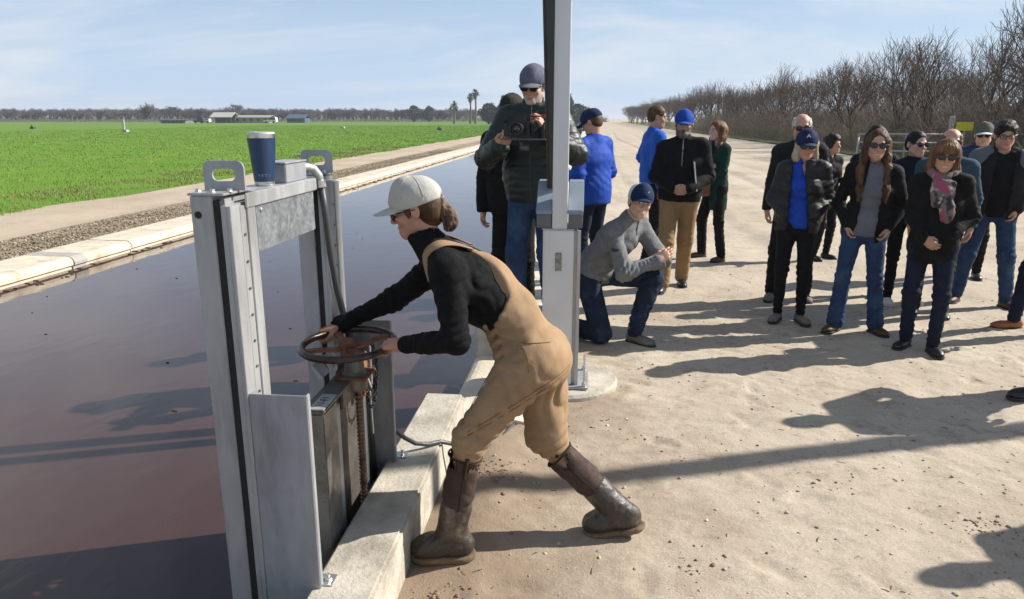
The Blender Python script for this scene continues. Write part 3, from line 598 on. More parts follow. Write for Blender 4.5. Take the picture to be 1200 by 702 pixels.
# x axis here = forward x up = the body's right; so a point (x,y,z) has x to the body's right
class Head:
    def __init__(s, c, fwd, up, sc=1.): s.c = A3(c); s.M = basis(fwd, up); s.s = sc
    def w(s, *p): return s.c + s.M @ (A3(p) * s.s)
    def loc(s, P): return ((P - s.c) @ s.M) / s.s
def head_field(H, male=True, neck=None, fem_chin=0.9):
    F = Field(); w, s = H.w, H.s; M = H.M; E = lambda c, r, **k: F.ell(w(*c), A3(r) * s, M, **k); C = lambda a, b, ra, rb, **k: F.cone(w(*a), w(*b), ra * s, rb * s, **k); j = 1. if male else fem_chin
    E((0, -.014, .032), (.076, .097, .087), k=.02 * s); E((0, .022, -.04), (.060 * (.5 + .5 * j), .066, .074), k=.03 * s)
    for x in (-1, 1):
        C((x * .052 * j, .0, -.06), (x * .017 * j, .062, -.102), .019, .015, k=.025 * s); E((x * .037, .060, -.032), (.023, .022, .02), k=.02 * s)
    E((0, .066, -.104), (.022 * j, .019, .016), k=.02 * s)
    C((-.034, .079, .016), (.034, .079, .016), .012 if male else .009, .012 if male else .009, k=.015 * s)
    C((0, .060, -.076), (0, .070, -.079), .028, .022, k=.02 * s)
    for x in (-1, 1): E((x * .032, .101, -.004), (.019, .016, .012), op='-', k=.014 * s)
    C((0, .088, .004), (0, .110, -.036), .0065, .0095, k=.012 * s); E((0, .108, -.038), (.011, .0105, .009), k=.006 * s)
    for x in (-1, 1): E((x * .012, .098, -.042), (.008, .010, .007), k=.006 * s)
    C((-.023, .0805, -.0685), (.023, .0805, -.0685), .0060, .0060, k=.006 * s); C((-.007, .090, -.068), (.007, .090, -.068), .005, .005, k=.006 * s)
    C((-.019, .083, -.0815), (.019, .083, -.0815), .0068, .0068, k=.006 * s)
    E((0, .100, -.0752), (.029, .014, .0018), op='-', k=.004 * s)
    for x in (-1, 1):
        E((x * .080, -.012, -.008), (.0085, .020, .031), k=.008 * s); E((x * .089, -.005, -.006), (.006, .011, .019), op='-', k=.006 * s)
    if neck is not None: F.cone(w(0, -.022, -.055), A3(neck), .056 * s if male else .048 * s, .062 * s if male else .051 * s, k=.025)
    return F
def smile(H, root):
    G = Field(); G.ell(H.w(0, .0875, -.0750), A3([.0200, .0065, .0058]) * H.s, H.M); part('teeth', G.mesh(.0026), mat('teeth', (.66, .64, .60), .3), root)
def skin_cols(P, H, skin, brow, lips, beard=None):
    q = H.loc(P); c = np.tile(A3(skin), (len(P), 1)); x, y, z = np.abs(q[:, 0]), q[:, 1], q[:, 2]
    c *= (1 + .07 * snoise(P, 30, 3, 2))[:, None]
    def mixc(m, k): nonlocal c; c = c * (1 - m[:, None]) + A3(k) * m[:, None]
    mixc(.35 * np.exp(-(((x - .040) / .018) ** 2 + ((z + .038) / .016) ** 2)) * (y > .03), A3(skin) * A3([1.12, .72, .66]))
    mixc(.3 * np.exp(-((x / .013) ** 2 + ((z + .036) / .012) ** 2)) * (y > .09), A3(skin) * A3([1.15, .72, .66]))
    if beard is not None:
        m = (np.clip((-.052 - z) / .012, 0, 1) + np.clip((x - .052) / .008, 0, 1) * (z < -.01) * (z < .0)) ; m = np.clip(m, 0, 1) * (y > -.005) * (z > -.125); mixc(beard[3] * m, beard[:3])
    mixc(.9 * np.exp(-((x / .0255) ** 6 + ((z + .0752 + .006 * -(x / .02) ** 2) / .0095) ** 4)) * (y > .076), lips)
    mixc(.9 * np.exp(-(((x - .033) / .018) ** 4 + ((z - .0165 + ((x - .03) / .03) ** 2 * .004) / .0042) ** 4)) * (y > .07), brow)
    return c
def hand_field(F, W, D, Nn, Th, sc=1., curl=(.5, .5, .5, .5), thumb=.5, spread_=.0):
    """wrist W, finger direction D, palm normal Nn (out of the palm), thumb side Th"""
    D = unit(D); Nn = A3(Nn); Nn = unit(Nn - D * (Nn @ D)); T = np.cross(D, Nn); T = T if T @ A3(Th) > 0 else -T; W = A3(W); P = lambda t, d, n: W + (T * t + D * d + Nn * n) * sc
    M = np.stack([T, D, Nn], 1)
    F.cone(P(0, -.03, 0), P(0, .02, 0), .026 * sc, .026 * sc, lat=T, f=1.2, k=.01)
    F.ell(P(.002, .046, 0), A3([.041, .05, .0165]) * sc, M, k=.012 * sc)
    tips = []
    for i, (t, d, L, r) in enumerate(((.031, .082, .070, .0088), (.010, .088, .078, .0092), (-.011, .084, .072, .0088), (-.031, .074, .058, .0078))):
        p = P(t, d, 0); b = P(t * .7, .04, 0); F.cone(b, p, .011 * sc, .0102 * sc, k=.006 * sc); a = .25 + curl[i] * .5; ang = a
        sd = T * (t * spread_ * 8)
        for l, q in ((.44, 1.0), (.31, 1.0), (.25, .75)):
            dr = unit(D * math.cos(ang) + Nn * math.sin(ang) + sd); e = p + dr * L * l * sc; F.cone(p, e, r * sc, r * .93 * sc, k=.004 * sc); p = e; r *= .93; ang += curl[i] * 1.35 * q
        tips.append(p)
    p0 = P(.024, .016, .004); p1 = P(.048, .044, .010 + .018 * thumb); p2 = P(.052 - .012 * thumb, .074, .014 + .034 * thumb); p3 = P(.044 - .03 * thumb, .096 - .01 * thumb, .018 + .045 * thumb)
    F.cone(p0, p1, .014 * sc, .0115 * sc, k=.012 * sc); F.cone(p1, p2, .0112 * sc, .0098 * sc, k=.004 * sc); F.cone(p2, p3, .0098 * sc, .0085 * sc, k=.004 * sc)
    return tips
def joinm(parts):
    V = []; Fc = []; n = 0
    for v, f in parts: V.append(v); Fc.append(f + n); n += len(v)
    return np.concatenate(V), np.concatenate(Fc)
M_skin = mat('skin', (.5, .3, .2), .5, 0, .05, 30, .12, 220, .4, attr=True); M_skin.node_tree.nodes['Principled BSDF'].inputs['Subsurface Weight'].default_value = .0
M_eye = mat('eyeball', (.5, .5, .5), .15, 0, .0, 5, attr=True, spec=.6)
M_lens = mat('dark_lens', (.008, .008, .009), .12, 0, 0, 5, spec=.6)
M_sole = mat('rubber_sole', (.03, .028, .026), .85, bump=.3); M_solew = mat('white_sole', (.62, .60, .57), .8)
def hairmat(name, col, col2):
    m = mat('hair_' + name, col, .6, 0, .3, 45, .5, 90, .22, col2, (.42, .62), stretch=(1, 1, .12)); return m
HAIR = dict(brown=hairmat('brown', (.050, .025, .013), (.13, .070, .035)), dark=hairmat('dark', (.012, .009, .008), (.03, .022, .018)), grey=hairmat('grey', (.42, .40, .37), (.62, .60, .57)), blond=hairmat('blond', (.34, .26, .17), (.52, .44, .33)), chest=hairmat('chestnut', (.085, .038, .017), (.22, .11, .05)), black=hairmat('black', (.008, .007, .007), (.016, .014, .014)))
def part(name, VF, m, root, col=None):
    o = link(name, mesh_np(name, VF[0], VF[1], True, col), m); rel(o, root); return o
def eyes(H, root):
    ico = bmesh.new(); bmesh.ops.create_uvsphere(ico, u_segments=16, v_segments=12, radius=1); bv = np.array([v.co[:] for v in ico.verts]); tris = bmesh.ops.triangulate(ico, faces=ico.faces)['faces']; bf = np.array([[v.index for v in f.verts] for f in ico.faces]); ico.free()
    for x in (-1, 1):
        q = bv * A3([.0135, .0115, .0085]) + A3([x * .032, .0815, -.004]); r = np.hypot(bv[:, 0] * 1.2, bv[:, 2]); f = bv[:, 1] > 0
        c = np.tile(A3([.62, .58, .54]), (len(bv), 1)); c[(r < .55) & f] = (.06, .035, .02); c[np.abs(bv[:, 2]) > .55] = (.32, .19, .14)
        part('eye', (H.c + (q * H.s) @ H.M.T, bf), M_eye, root, c)
def hair(H, kind, m, root, name='hair', h=.007, cap=False, nr=None):
    F = Field(); w, s, M = H.w, H.s, H.M
    if kind in ('short', 'bald'):
        F.ell(w(0, -.020, .036), A3([.085, .104, .094 if kind == 'short' else .088]) * s, M, k=.01); F.ell(w(0, -.05, -.01), A3([.078, .064, .07]) * s, M, k=.03)
        F.ell(w(0, .122, -.030 if kind == 'short' else .01), A3([.086, .094, .098]) * s, M, op='-', k=.012); F.plane(w(0, 0, -.045), H.M @ A3([0, .35, -1]), k=.012)
        for x in (-1, 1): F.ell(w(x * .085, .0, -.035), A3([.03, .045, .052]) * s, M, op='-', k=.01)
        if kind == 'bald': F.ell(w(0, .02, .125), A3([.085, .125, .085]) * s, M, op='-', k=.01)
        F.wrinkle(60, .0022 * s, 5)
    elif kind == 'thick':
        F.ell(w(0, -.012, .042), A3([.090, .110, .100]) * s, M, k=.02); F.ell(w(.03, .055, .085), A3([.055, .05, .03]) * s, M, k=.02); F.ell(w(0, -.05, -.01), A3([.082, .066, .07]) * s, M, k=.03)
        F.ell(w(0, .125, -.036), A3([.084, .088, .092]) * s, M, op='-', k=.012); F.plane(w(0, 0, -.05), H.M @ A3([0, .35, -1]), k=.012)
        for x in (-1, 1): F.ell(w(x * .09, .005, -.045), A3([.03, .045, .05]) * s, M, op='-', k=.01)
        F.wrinkle(35, .005 * s, 5)
    elif kind in ('long', 'bob', 'wavy', 'bobcap'):
        bc = kind == 'bobcap'; kind = 'bob' if bc else kind; kw = .85 if bc else 1.
        F.ell(w(0, -.015, .034), A3([.088, .108, .096]) * s, M, k=.02); L = {'long': -.30, 'wavy': -.36, 'bob': -.125}[kind]
        
        for x in (-1, 1):
            a = w(x * .066 * kw, -.02, .02); b = w(x * .080 * kw, -.022, -.10); F.cone(a, b, .036 * s, .034 * s, lat=M[:, 1], f=1.5, k=.03)
            if kind != 'bob':
                c = b + A3([0, 0, -.09 * s]) + M[:, 0] * x * .018 + M[:, 1] * .035; d = c + A3([0, 0, -(abs(L) - .2) * s]) + M[:, 1] * (.022 if kind == 'long' else .085) * s; F.cone(b, c, .034 * s, .034 * s, lat=M[:, 1], f=1.3, k=.03); F.cone(c, d, .034 * s, .022 * s, lat=M[:, 1], f=1.2, k=.03)
                if kind == 'wavy': F.cone(d, d + A3([0, 0, -.10 * s]) + M[:, 1] * .012, .024 * s, .012 * s, k=.03)
            else: F.cone(b, w(x * .075, .0, -.125), .034 * s, .026 * s, k=.03)
        F.cone(w(0, -.07, 0), w(0, -.075, max(L, -.20)), .06 * s, .045 * s, lat=M[:, 0], f=1.5, k=.03)
        F.ell(w(0, .115, -.046), A3([.074 if kind != 'bob' else .070, .090, .122 if kind != 'bob' else .110]) * s, M, op='-', k=.014)
        if bc: F.plane(w(0, 0, .035), H.M[:, 2])
        elif kind == 'bob': F.ell(w(0, .068, .052), A3([.072, .034, .040]) * s, M, k=.02)
        F.ell(w(0, .03, -.21), A3([.055, .09, .12]) * s, M, op='-', k=.02)
        th = lambda P: (lambda q: .0030 * s * np.sin(np.arctan2(q[:, 0], q[:, 1] + .02) * 34 + 5 * np.sin(q[:, 2] * 22) + 2 * np.sin(q[:, 2] * 55)))(H.loc(P)); F.disp.append(th); F.wrinkle(14, .005 * s, 6)
    elif kind == 'capshort':
        F.ell(w(0, -.02, .02), A3([.083, .103, .075]) * s, M, k=.01); F.ell(w(0, -.055, -.02), A3([.074, .055, .06]) * s, M, k=.03); F.ell(w(0, .125, -.02), A3([.09, .108, .10]) * s, M, op='-', k=.012)
        F.plane(w(0, 0, -.055), H.M @ A3([0, .4, -1])); F.plane(w(0, 0, .045), H.M[:, 2])
        for x in (-1, 1): F.ell(w(x * .085, .0, -.035), A3([.03, .04, .05]) * s, M, op='-', k=.01)
        F.wrinkle(60, .0015 * s, 5)
    elif kind == 'curly':
        F.ell(w(0, -.015, .034), A3([.100, .118, .108]) * s, M, k=.02); F.ell(w(0, -.05, -.08), A3([.10, .07, .09]) * s, M, k=.03); F.ell(w(0, .12, -.035), A3([.070, .09, .095]) * s, M, op='-', k=.014); F.wrinkle(22, .012 * s, 6)
    return part(name, F.mesh(h), m, root)
def cap(H, root, m, m_brim=None, zc=.024, tilt=0., h=.007, logo=None, m_front=None, brimlen=.082, oh=.0, notch=False):
    w, s, M = H.w, H.s, H.M; F = Field(); F.ell(w(0, -.014, .038 + oh), A3([.0925, .1145, .100]) * s, M, k=.01); F.plane(w(0, 0, zc - .012), M @ A3([0, -.12, -1]), k=.006); F.cone(w(0, .03, .09), w(0, .055, .04), .045 * s, .045 * s, k=.03)
    if notch: F.ell(w(0, -.128, .012), A3([.036, .03, .034]) * s, M, op='-', k=.004)
    q = lambda P: H.loc(P)
    F.disp.append(lambda P: -.0012 * s * np.exp(-(np.abs(np.sin(np.arctan2(q(P)[:, 0], q(P)[:, 1] + .014) * 3 + 0)) / .05) ** 2)); F.wrinkle(13, .0025 * s, 31)
    VF = F.mesh(h * .8); o = part('cap', VF, m, root)
    # stitched panel seams, running up to the button
    for an in (0, 60, 120, 180, 240, 300):
        if notch and an == 180: continue
        pts = []
        for el in np.linspace(8 if an not in (0, 60, 300) else 14, 84, 9):
            d_ = M @ A3([math.sin(R(an)) * math.cos(R(el)), math.cos(R(an)) * math.cos(R(el)), math.sin(R(el))]); q_ = F.surf(w(0, -.014, .034 + oh) + d_ * .17, -d_)
            if q_ is not None: pts.append(q_ + d_ * .0004)
        if len(pts) > 3: mb = MB(); mb.tube(pts, .0016, 5); sm_ = mb.build('seam', m, None, smooth=True); sm_.parent = o
    # peak
    rows = []; nu, nv = 21, 9
    for top in (1, 0):
        for v in np.linspace(0, 1, nv):
            for u in np.linspace(-1, 1, nu):
                th = u * R(66); xi, yi = .089 * math.sin(th), -.014 + .111 * math.cos(th); L = brimlen * (max(0, math.cos(u * math.pi / 2)) ** .55)
                x = xi * (1 - .04 * v); y = yi + L * v; z = zc + .006 - 3.8 * x * x - .16 * L * v - .6 * (L * v) ** 2 + (.0025 if top else -.0015); rows.append(w(x, y, z))
    g = lambda t, j, i: t * nu * nv + j * nu + i; fc = []
    for j in range(nv - 1):
        for i in range(nu - 1): fc += [(g(0, j, i), g(0, j, i + 1), g(0, j + 1, i + 1), g(0, j + 1, i)), (g(1, j, i), g(1, j + 1, i), g(1, j + 1, i + 1), g(1, j, i + 1))]
    for i in range(nu - 1): fc += [(g(0, nv - 1, i), g(0, nv - 1, i + 1), g(1, nv - 1, i + 1), g(1, nv - 1, i)), (g(0, 0, i), g(1, 0, i), g(1, 0, i + 1), g(0, 0, i + 1))]
    b = link('peak', mesh_np('peak', np.array(rows), np.array(fc), True), m_brim or m); b.parent = o; b.matrix_parent_inverse = Matrix.Identity(4)
    mb = MB(); c = w(0, -.014, .137 + oh); mb.lathe([(.009 * s, -.003), (.008 * s, .002), (.003 * s, .004)], c, 10); bt = mb.build('cap_button', m_brim or m, None); bt.parent = o
    if m_front is not None:
        F2 = Field(); F2.ell(w(0, -.014, .038 + oh), A3([.0975, .1195, .105]) * s, M, k=.01); F2.ell(w(0, -.014, .038 + oh), A3([.091, .113, .0985]) * s, M, op='-', k=.003); F2.cone(w(0, .03, .09), w(0, .055, .04), .050 * s, .050 * s, k=.03); F2.plane(w(0, .028, 0), -M[:, 1], k=.003); F2.plane(w(0, 0, zc - .010), M @ A3([0, -.12, -1]), k=.003)
        VF2 = F2.mesh(h * .6); f2 = link('front_panel', mesh_np('front_panel', *VF2, True), m_front); f2.parent = o
    if logo:
        s_, sz, lm, dx, dz = logo; r_ = A3([.0925, .1145, .100]); c0 = A3([0, -.014, .038 + oh]); q_ = A3([dx, .1, dz]); q_ = q_ / np.sqrt(((q_ / r_) ** 2).sum()); nW = M @ unit(q_ / r_ ** 2); pW = w(*(c0 + q_)) + nW * (.0075 if m_front is not None else .0035)
        t = text('cap_badge', s_, sz * s, lm, frame(pW, np.cross(M[:, 2], nW), nW), None, .0015); t.parent = o
    return o
def shades(H, root, m=None, clear=False, name='sunglasses', h=.0028, z0=-.004):
    w, s, M = H.w, H.s, H.M; F = Field(); q = lambda P: H.loc(P)
    for x in (-1, 1):
        F.ell(w(x * .0335, .096, z0), A3([.0300, .0080, .0235 if not clear else .0205]) * s, M, k=.004)
        if clear: F.ell(w(x * .0335, .096, z0), A3([.0225, .02, .0160]) * s, M, op='-', k=.002)
        F.cone(w(x * .058, .090, z0 + .008), w(x * .079, .06, z0 + .010), .0045 * s, .0036 * s, k=.004); F.cone(w(x * .079, .06, z0 + .010), w(x * .084, -.02, z0 + .010), .0034 * s, .003 * s, k=.003)
    F.cone(w(-.010, .100, z0 + .007), w(.010, .100, z0 + .007), .004 * s, .004 * s, k=.004)
    return part(name, F.mesh(h), m or M_lens, root)
def shoe(root, ank, toe_dir, m, kind='shoe', sc=1., pitch=0., msole=None, h=.009, ground=None):
    """ank: ankle joint, about 8 cm over the sole"""
    a = A3(ank); d = A3(toe_dir); d = unit([d[0], d[1], 0]); d = unit(d * math.cos(pitch) + A3([0, 0, math.sin(pitch)])); up = unit(A3([0, 0, 1]) - d * d[2]); l = np.cross(d, up); M = np.stack([l, d, up], 1); P = lambda x, y, z: a + (l * x + d * y + up * z) * sc
    F = Field(); F.ell(P(0, -.030, -.045), A3([.036, .048, .042]) * sc, M, k=.02); F.ell(P(.0, .06, -.052), A3([.044, .08, .034]) * sc, M, k=.03); F.ell(P(-.002, .125, -.058), A3([.045, .062, .028]) * sc, M, k=.03)
    F.cone(P(0, -.01, -.03), P(0, -.012, .035 if kind == 'boot' else .0), .040 * sc, .044 * sc if kind == 'boot' else .036 * sc, k=.02)
    F.plane(P(0, 0, -.076), -up, k=.004)
    if kind != 'boot': F.plane(P(0, 0, .012), up, k=.004)
    F.wrinkle(40, .001, 3); o = part('shoe', F.mesh(h), m, root)
    G = Field(); G.ell(P(0, -.030, -.08), A3([.040, .053, .03]) * sc, M, k=.02); G.ell(P(0, .06, -.08), A3([.046, .09, .03]) * sc, M, k=.03); G.ell(P(-.002, .125, -.08), A3([.049, .068, .03]) * sc, M, k=.03); G.plane(P(0, 0, -.073), up, k=.002); G.plane(P(0, 0, -.090), -up, k=.002)
    VF = G.mesh(.007); so_ = link('sole', mesh_np('sole', *VF, True), msole or M_sole); so_.parent = o; so_.matrix_parent_inverse = Matrix.Identity(4)
    if kind == 'sneaker':
        mb = MB()
        for i in range(4): yy = .045 + .018 * i; q_ = [F.surf(P(dx, yy, .05), -up) for dx in (-.018, 0, .018)]; q_ = [p for p in q_ if p is not None]; mb.tube(q_, .0022, 5) if len(q_) > 1 else None
        lc = mb.build('laces', M_white, None); lc.parent = o
    return o
def trousers(root, J, m, w=(.088, .066, .056, .052), h=.012, s=1., seed=0, name='trousers', female=False, rise=.10, fold=1.):
    F = Field(); lat = unit(J['hipR'] - J['hipL']); pe = (J['hipL'] + J['hipR']) / 2; up = unit(J['waist'] - pe)
    F.cone(J['hipL'] - lat * .01 + up * .0, J['hipR'] + lat * .01, .098 * s, .098 * s, k=.03); F.cone(pe + up * .02, pe + up * rise, .105 * s, .10 * s, lat=lat, f=1.42 if not female else 1.38, k=.04)
    if 'butt' in J: F.ell(J['butt'], A3([.12, .12, .12]) * s, k=.04)
    for sd in 'LR':
        hp, kn, an = J['hip' + sd], J['knee' + sd], J['ankle' + sd]; F.cone(hp, kn, w[0] * s, w[1] * s, k=.035); F.cone(kn, an, w[1] * s, w[3] * s, k=.03)
        ax = unit(kn - hp); a2 = unit(an - kn)
        F.fold(kn, ax + a2, .055, .008 * fold, .11, seed); F.fold(an + A3([0, 0, .05]), a2 + lat * .3, .042, .0085 * fold, .09, seed + 1); F.fold((kn + an) / 2, unit(a2 + lat * (.5 if sd == 'L' else -.5)), .075, .005 * fold, .13, seed + 4); F.fold(hp + ax * .10, unit(ax + lat * (.6 if sd == 'L' else -.6)), .06, .005 * fold, .10, seed + 2)
    F.cut(lambda P: np.maximum(-((P - pe - up * (rise + .02)) @ up), np.sqrt(((P - pe) ** 2).sum(1)) - .23), .006)
    F.wrinkle(7, .004 * s * fold, seed + 3); return part(name, F.mesh(h), m, root), F
def top_field(J, s=1., bulk=.0, male=True, hem=.0, sleeves=True, seed=0, puff=0, fold=1., loose=0.):
    """jacket, shirt or coat body with sleeves; hem = how far below the hips it reaches"""
    F = Field(); lat = unit(J['shR'] - J['shL']); latp = unit(J['hipR'] - J['hipL']); pe = (J['hipL'] + J['hipR']) / 2; up = unit(J['waist'] - pe); b = bulk
    f = 1.48 if male else 1.38; wr = .112 if male else .098
    F.cone(pe - up * (hem - .0), pe + up * .06, (.112 + b + loose) * s, (.110 + b) * s, lat=latp, f=f * .98, k=.05)
    F.cone(pe + up * .05, J['waist'], (.112 + b) * s, (wr + b) * s, lat=latp, f=f * .95, k=.05); F.cone(J['waist'], J['chest'], (wr + b) * s, (.118 + b) * s if male else (.108 + b) * s, lat=lat, f=f, k=.05)
    ut = unit(J['neck'] - J['chest']); F.cone(J['chest'], J['chest'] + ut * .10 * s, (.118 + b) * s if male else (.108 + b) * s, (.078 + b) * s, lat=lat, f=f * 1.05, k=.05)
    fw = np.cross(J['up'] if 'up' in J else ut, lat); fw = unit(fw)
    if not male:
        for x in (-1, 1): F.ell(J['chest'] + fw * (.075 + b) * s + lat * x * .068 * s - ut * .01, A3([.052, .052, .052]) * s, k=.05)
    F.cone(J['shL'] + lat * .02, J['shR'] - lat * .02, (.054 + b * .6) * s, (.054 + b * .6) * s, k=.04)
    for sd in 'LR': F.cone(J['neck'] + ut * .01, J['sh' + sd], (.048 + b * .5) * s, (.052 + b * .6) * s, k=.04)
    if sleeves:
        for sd in 'LR':
            S_, E_, W_ = J['sh' + sd], J['el' + sd], J['wr' + sd]; r0 = (.056 if male else .050) + b * .8; r1 = (.047 if male else .042) + b * .8; r2 = (.036 if male else .032) + b * .7
            F.cone(S_, E_, r0 * s, r1 * s, k=.035); F.cone(E_, W_, r1 * s, r2 * s, k=.025)
            a1, a2 = unit(E_ - S_), unit(W_ - E_)
            F.fold(E_, a1 + a2, .045, .008 * fold, .095, seed); F.fold(W_ - a2 * .05, a2, .032, .005 * fold, .065, seed + 1); F.fold(S_ + a1 * .07, unit(a1 + fw * .5), .06, .004 * fold, .09, seed + 2)
            if puff: F.disp.append((lambda S_, E_, W_, a1, a2: lambda P: (lambda d1, d2, u: puff * np.abs(np.sin(np.pi * u / .048)) * (np.minimum(d1, d2) < .09))(np.sqrt(((P - S_ - a1 * np.clip((P - S_) @ a1, 0, np.linalg.norm(E_ - S_))[:, None]) ** 2).sum(1)), np.sqrt(((P - E_ - a2 * np.clip((P - E_) @ a2, 0, 1)[:, None]) ** 2).sum(1)), np.where((P - E_) @ a1 < 0, (P - S_) @ a1, np.linalg.norm(E_ - S_) + (P - E_) @ a2)))(S_, E_, W_, a1, a2))
    if puff: F.disp.append(lambda P: puff * np.abs(np.sin(np.pi * ((P - pe) @ up) / .052)) * (np.abs((P - pe) @ lat) < .17))
    F.fold(J['waist'], unit(up + .5 * lat), .075, .009 * fold, .15, seed + 3); F.fold(J['chest'] - ut * .05, unit(up - .6 * lat), .09, .007 * fold, .15, seed + 4); F.wrinkle(6, .0055 * fold, seed + 5); F.wrinkle(15, .0022 * fold, seed + 7); F.fold(J['waist'] - up * .08, unit(up - .3 * lat), .06, .005 * fold, .12, seed + 6)
    # cuffs and hem
    F.hemcut = (pe - up * hem, up); return F
def torso_frame(J):
    lat = unit(J['shR'] - J['shL']); ut = unit(J['neck'] - J['chest']); pe = (J['hipL'] + J['hipR']) / 2; up = unit(J['neck'] - pe); fw = unit(np.cross(up, lat)); return lat, fw, up, pe
def garment(root, F, J, m, name='jacket', h=.012, hemcut=True, open_=0, vneck=0, zip_=None, collar=None, s=1., pockets=False, inner=None, cutneck=True, lat=None):
    lat, fw, up, pe = torso_frame(J)
    if hemcut: o, n = F.hemcut; F.plane(o, -n, k=.008)
    if collar:
        hN, rN = collar; ut = unit(unit(J['headc'] - J['neck']) + up * 1.2); F.cone(J['neck'] - ut * .02, J['neck'] + ut * hN, (rN + .018) * s, rN * s, k=.02)
        c0 = J['neck'] + ut * (hN - .005); F.cone(c0, c0 + ut * .12, (rN - .006) * s, (rN + .03) * s, op='-', k=.004)
    elif cutneck:
        ut = unit(J['headc'] - J['neck']); F.cone(J['neck'] + ut * .0 + fw * .01, J['neck'] + ut * .15 + fw * .02, .055 * s, .09 * s, op='-', k=.008)
    if open_:
        nk = J['neck']; L = np.linalg.norm(nk - pe)
        def wedge(P):
            q = P - pe; z = q @ up / L; x = np.abs(q @ lat); y = q @ fw; wd = open_[0] + (open_[1] - open_[0]) * np.clip(z, -.3, 1.2); return np.maximum(x - wd, -(y - .0))
        F.cut(wedge, .006)
    if vneck:
        nk = J['neck'] + fw * .06
        def vw(P): q = P - nk; z = q @ up; x = np.abs(q @ lat); y = q @ fw; return np.maximum(np.maximum(x - np.clip((z + vneck) * .38, -1, .06), -(y + .02)), -z - vneck)
        F.cut(vw, .005)
    o = part(name, F.mesh(h), m, root)
    if zip_:
        pts = [F.surf(J['neck'] * (1 - t) + pe * t + fw * .4 + (up * .03 if t == 0 else 0), -fw) for t in np.linspace(zip_[0], zip_[1], 22)]; pts = [p for p in pts if p is not None]; mb = MB(); mb.tube([p + fw * .002 for p in pts], .0035, 6); z_ = mb.build('zip', zip_[2], None); z_.parent = o; z_.matrix_parent_inverse = Matrix.Identity(4)
    return o
def stand(x, y, face, Ht=1.75, male=True, z=0, arms=('side', 'side'), stance=.12, head=(0, 0), lean=0, feet=None, hipshift=0, over=None):
    """joints of a standing person at (x, y), facing the compass angle `face` (degrees, 0 = +Y, counter-clockwise)"""
    s = Ht / 1.75; a = R(face); fw = A3([-math.sin(a), math.cos(a), 0]); rt = A3([math.cos(a), math.sin(a), 0]); B = A3([x, y, z])
    P = lambda r, f, u: B + (rt * r + fw * f + A3([0, 0, u])) * s
    sw = .178 if male else .158; hw = .088 if male else .085; J = dict(s=s, male=male, fw=fw, rt=rt)
    hs = hipshift
    J['hipL'], J['hipR'] = P(-hw + hs, 0, .915), P(hw + hs, 0, .915); J['waist'] = P(hs * .6, lean * .3, 1.07); J['chest'] = P(0, lean * .7, 1.27); J['neck'] = P(0, lean - .012, 1.465); J['shL'], J['shR'] = P(-sw, lean * .95, 1.405), P(sw, lean * .95, 1.405)
    J['headc'] = P(0, lean * 1.15 + .022, 1.626)
    for i, sd in enumerate('LR'):
        g = -1 if sd == 'L' else 1
        fx, fy = (feet[i] if feet else (g * stance, 0)); J['ankle' + sd] = P(fx, fy - .02, .085); J['knee' + sd] = P((fx + g * hw) / 2 + g * .012 + hs * .5, fy * .5 + .03, .50)
        A = arms[i]
        if A == 'side': e, w_, d, n, t = (g * (sw + .055), lean - .03, 1.12), (g * (sw + .065), lean + .02, .88), (0, .15, -1), (-g, 0, 0), (0, 1, 0)
        elif A == 'pocket': e, w_, d, n, t = (g * (sw + .085), lean - .07, 1.13), (g * (sw + .005), lean + .055, .955), (-g * .3, .2, -1), (-g, 0, -.3), (0, 1, 0)
        elif A == 'jpocket': e, w_, d, n, t = (g * (sw + .075), lean - .075, 1.14), (g * (sw - .035), lean + .115, 1.02), (-g * .8, .3, -.5), (-g * .3, -.8, 0), (0, 0, 1)
        elif A == 'clasp': e, w_, d, n, t = (g * (sw + .065), lean - .01, 1.13), (g * .075, lean + .205, 1.03), (-g * .9, .35, -.25), (-g * .3, -.9, .2), (0, .2, 1)
        elif A == 'cross': e, w_, d, n, t = (g * (sw + .045), lean + .04, 1.13), (-g * .05, lean + .20, 1.16 + .02 * g), (-g * .9, -.1, .15), (0, -1, 0), (0, 0, 1)
        elif A == 'hold': e, w_, d, n, t = (g * (sw + .06), lean - .02, 1.14), (g * .13, lean + .20, 1.10), (-g * .7, .7, .1), (-g * .2, -.3, 1), (g * .3, .5, .5)
        elif A == 'back': e, w_, d, n, t = (g * (sw + .04), lean - .12, 1.14), (g * .06, lean - .17, .98), (-g, -.1, -.2), (0, -1, 0), (0, 0, -1)
        elif A == 'hip': e, w_, d, n, t = (g * (sw + .15), lean - .08, 1.18), (g * (hw + .09), lean + .06, 1.02), (-g * .2, .7, -.3), (-g, 0, -.2), (0, -.5, -1)
        elif A == 'up': e, w_, d, n, t = (g * (sw + .09), lean + .10, 1.62), (g * (sw + .02), lean + .16, 1.90), (0, .2, 1), (0, 1, 0), (-g, 0, 0)
        else: e, w_, d, n, t = A
        V = lambda q: rt * q[0] + fw * q[1] + A3([0, 0, q[2]])
        J['el' + sd] = P(*e); J['wr' + sd] = P(*w_); J['hd' + sd] = (V(d), V(n), V(t))
    # small personal asymmetries of stance
    rj = np.random.RandomState(int(abs(x * 977 + y * 1313)) % 99991); jit = lambda q: rj.uniform(-q, q)
    dz = jit(.014); J['shL'] = J['shL'] + A3([0, 0, dz]); J['shR'] = J['shR'] - A3([0, 0, dz]); sh_ = rt * jit(.022) * s
    for k_ in ('waist', 'chest', 'neck', 'shL', 'shR', 'headc'): J[k_] = J[k_] + sh_ * (.5 if k_ == 'waist' else 1)
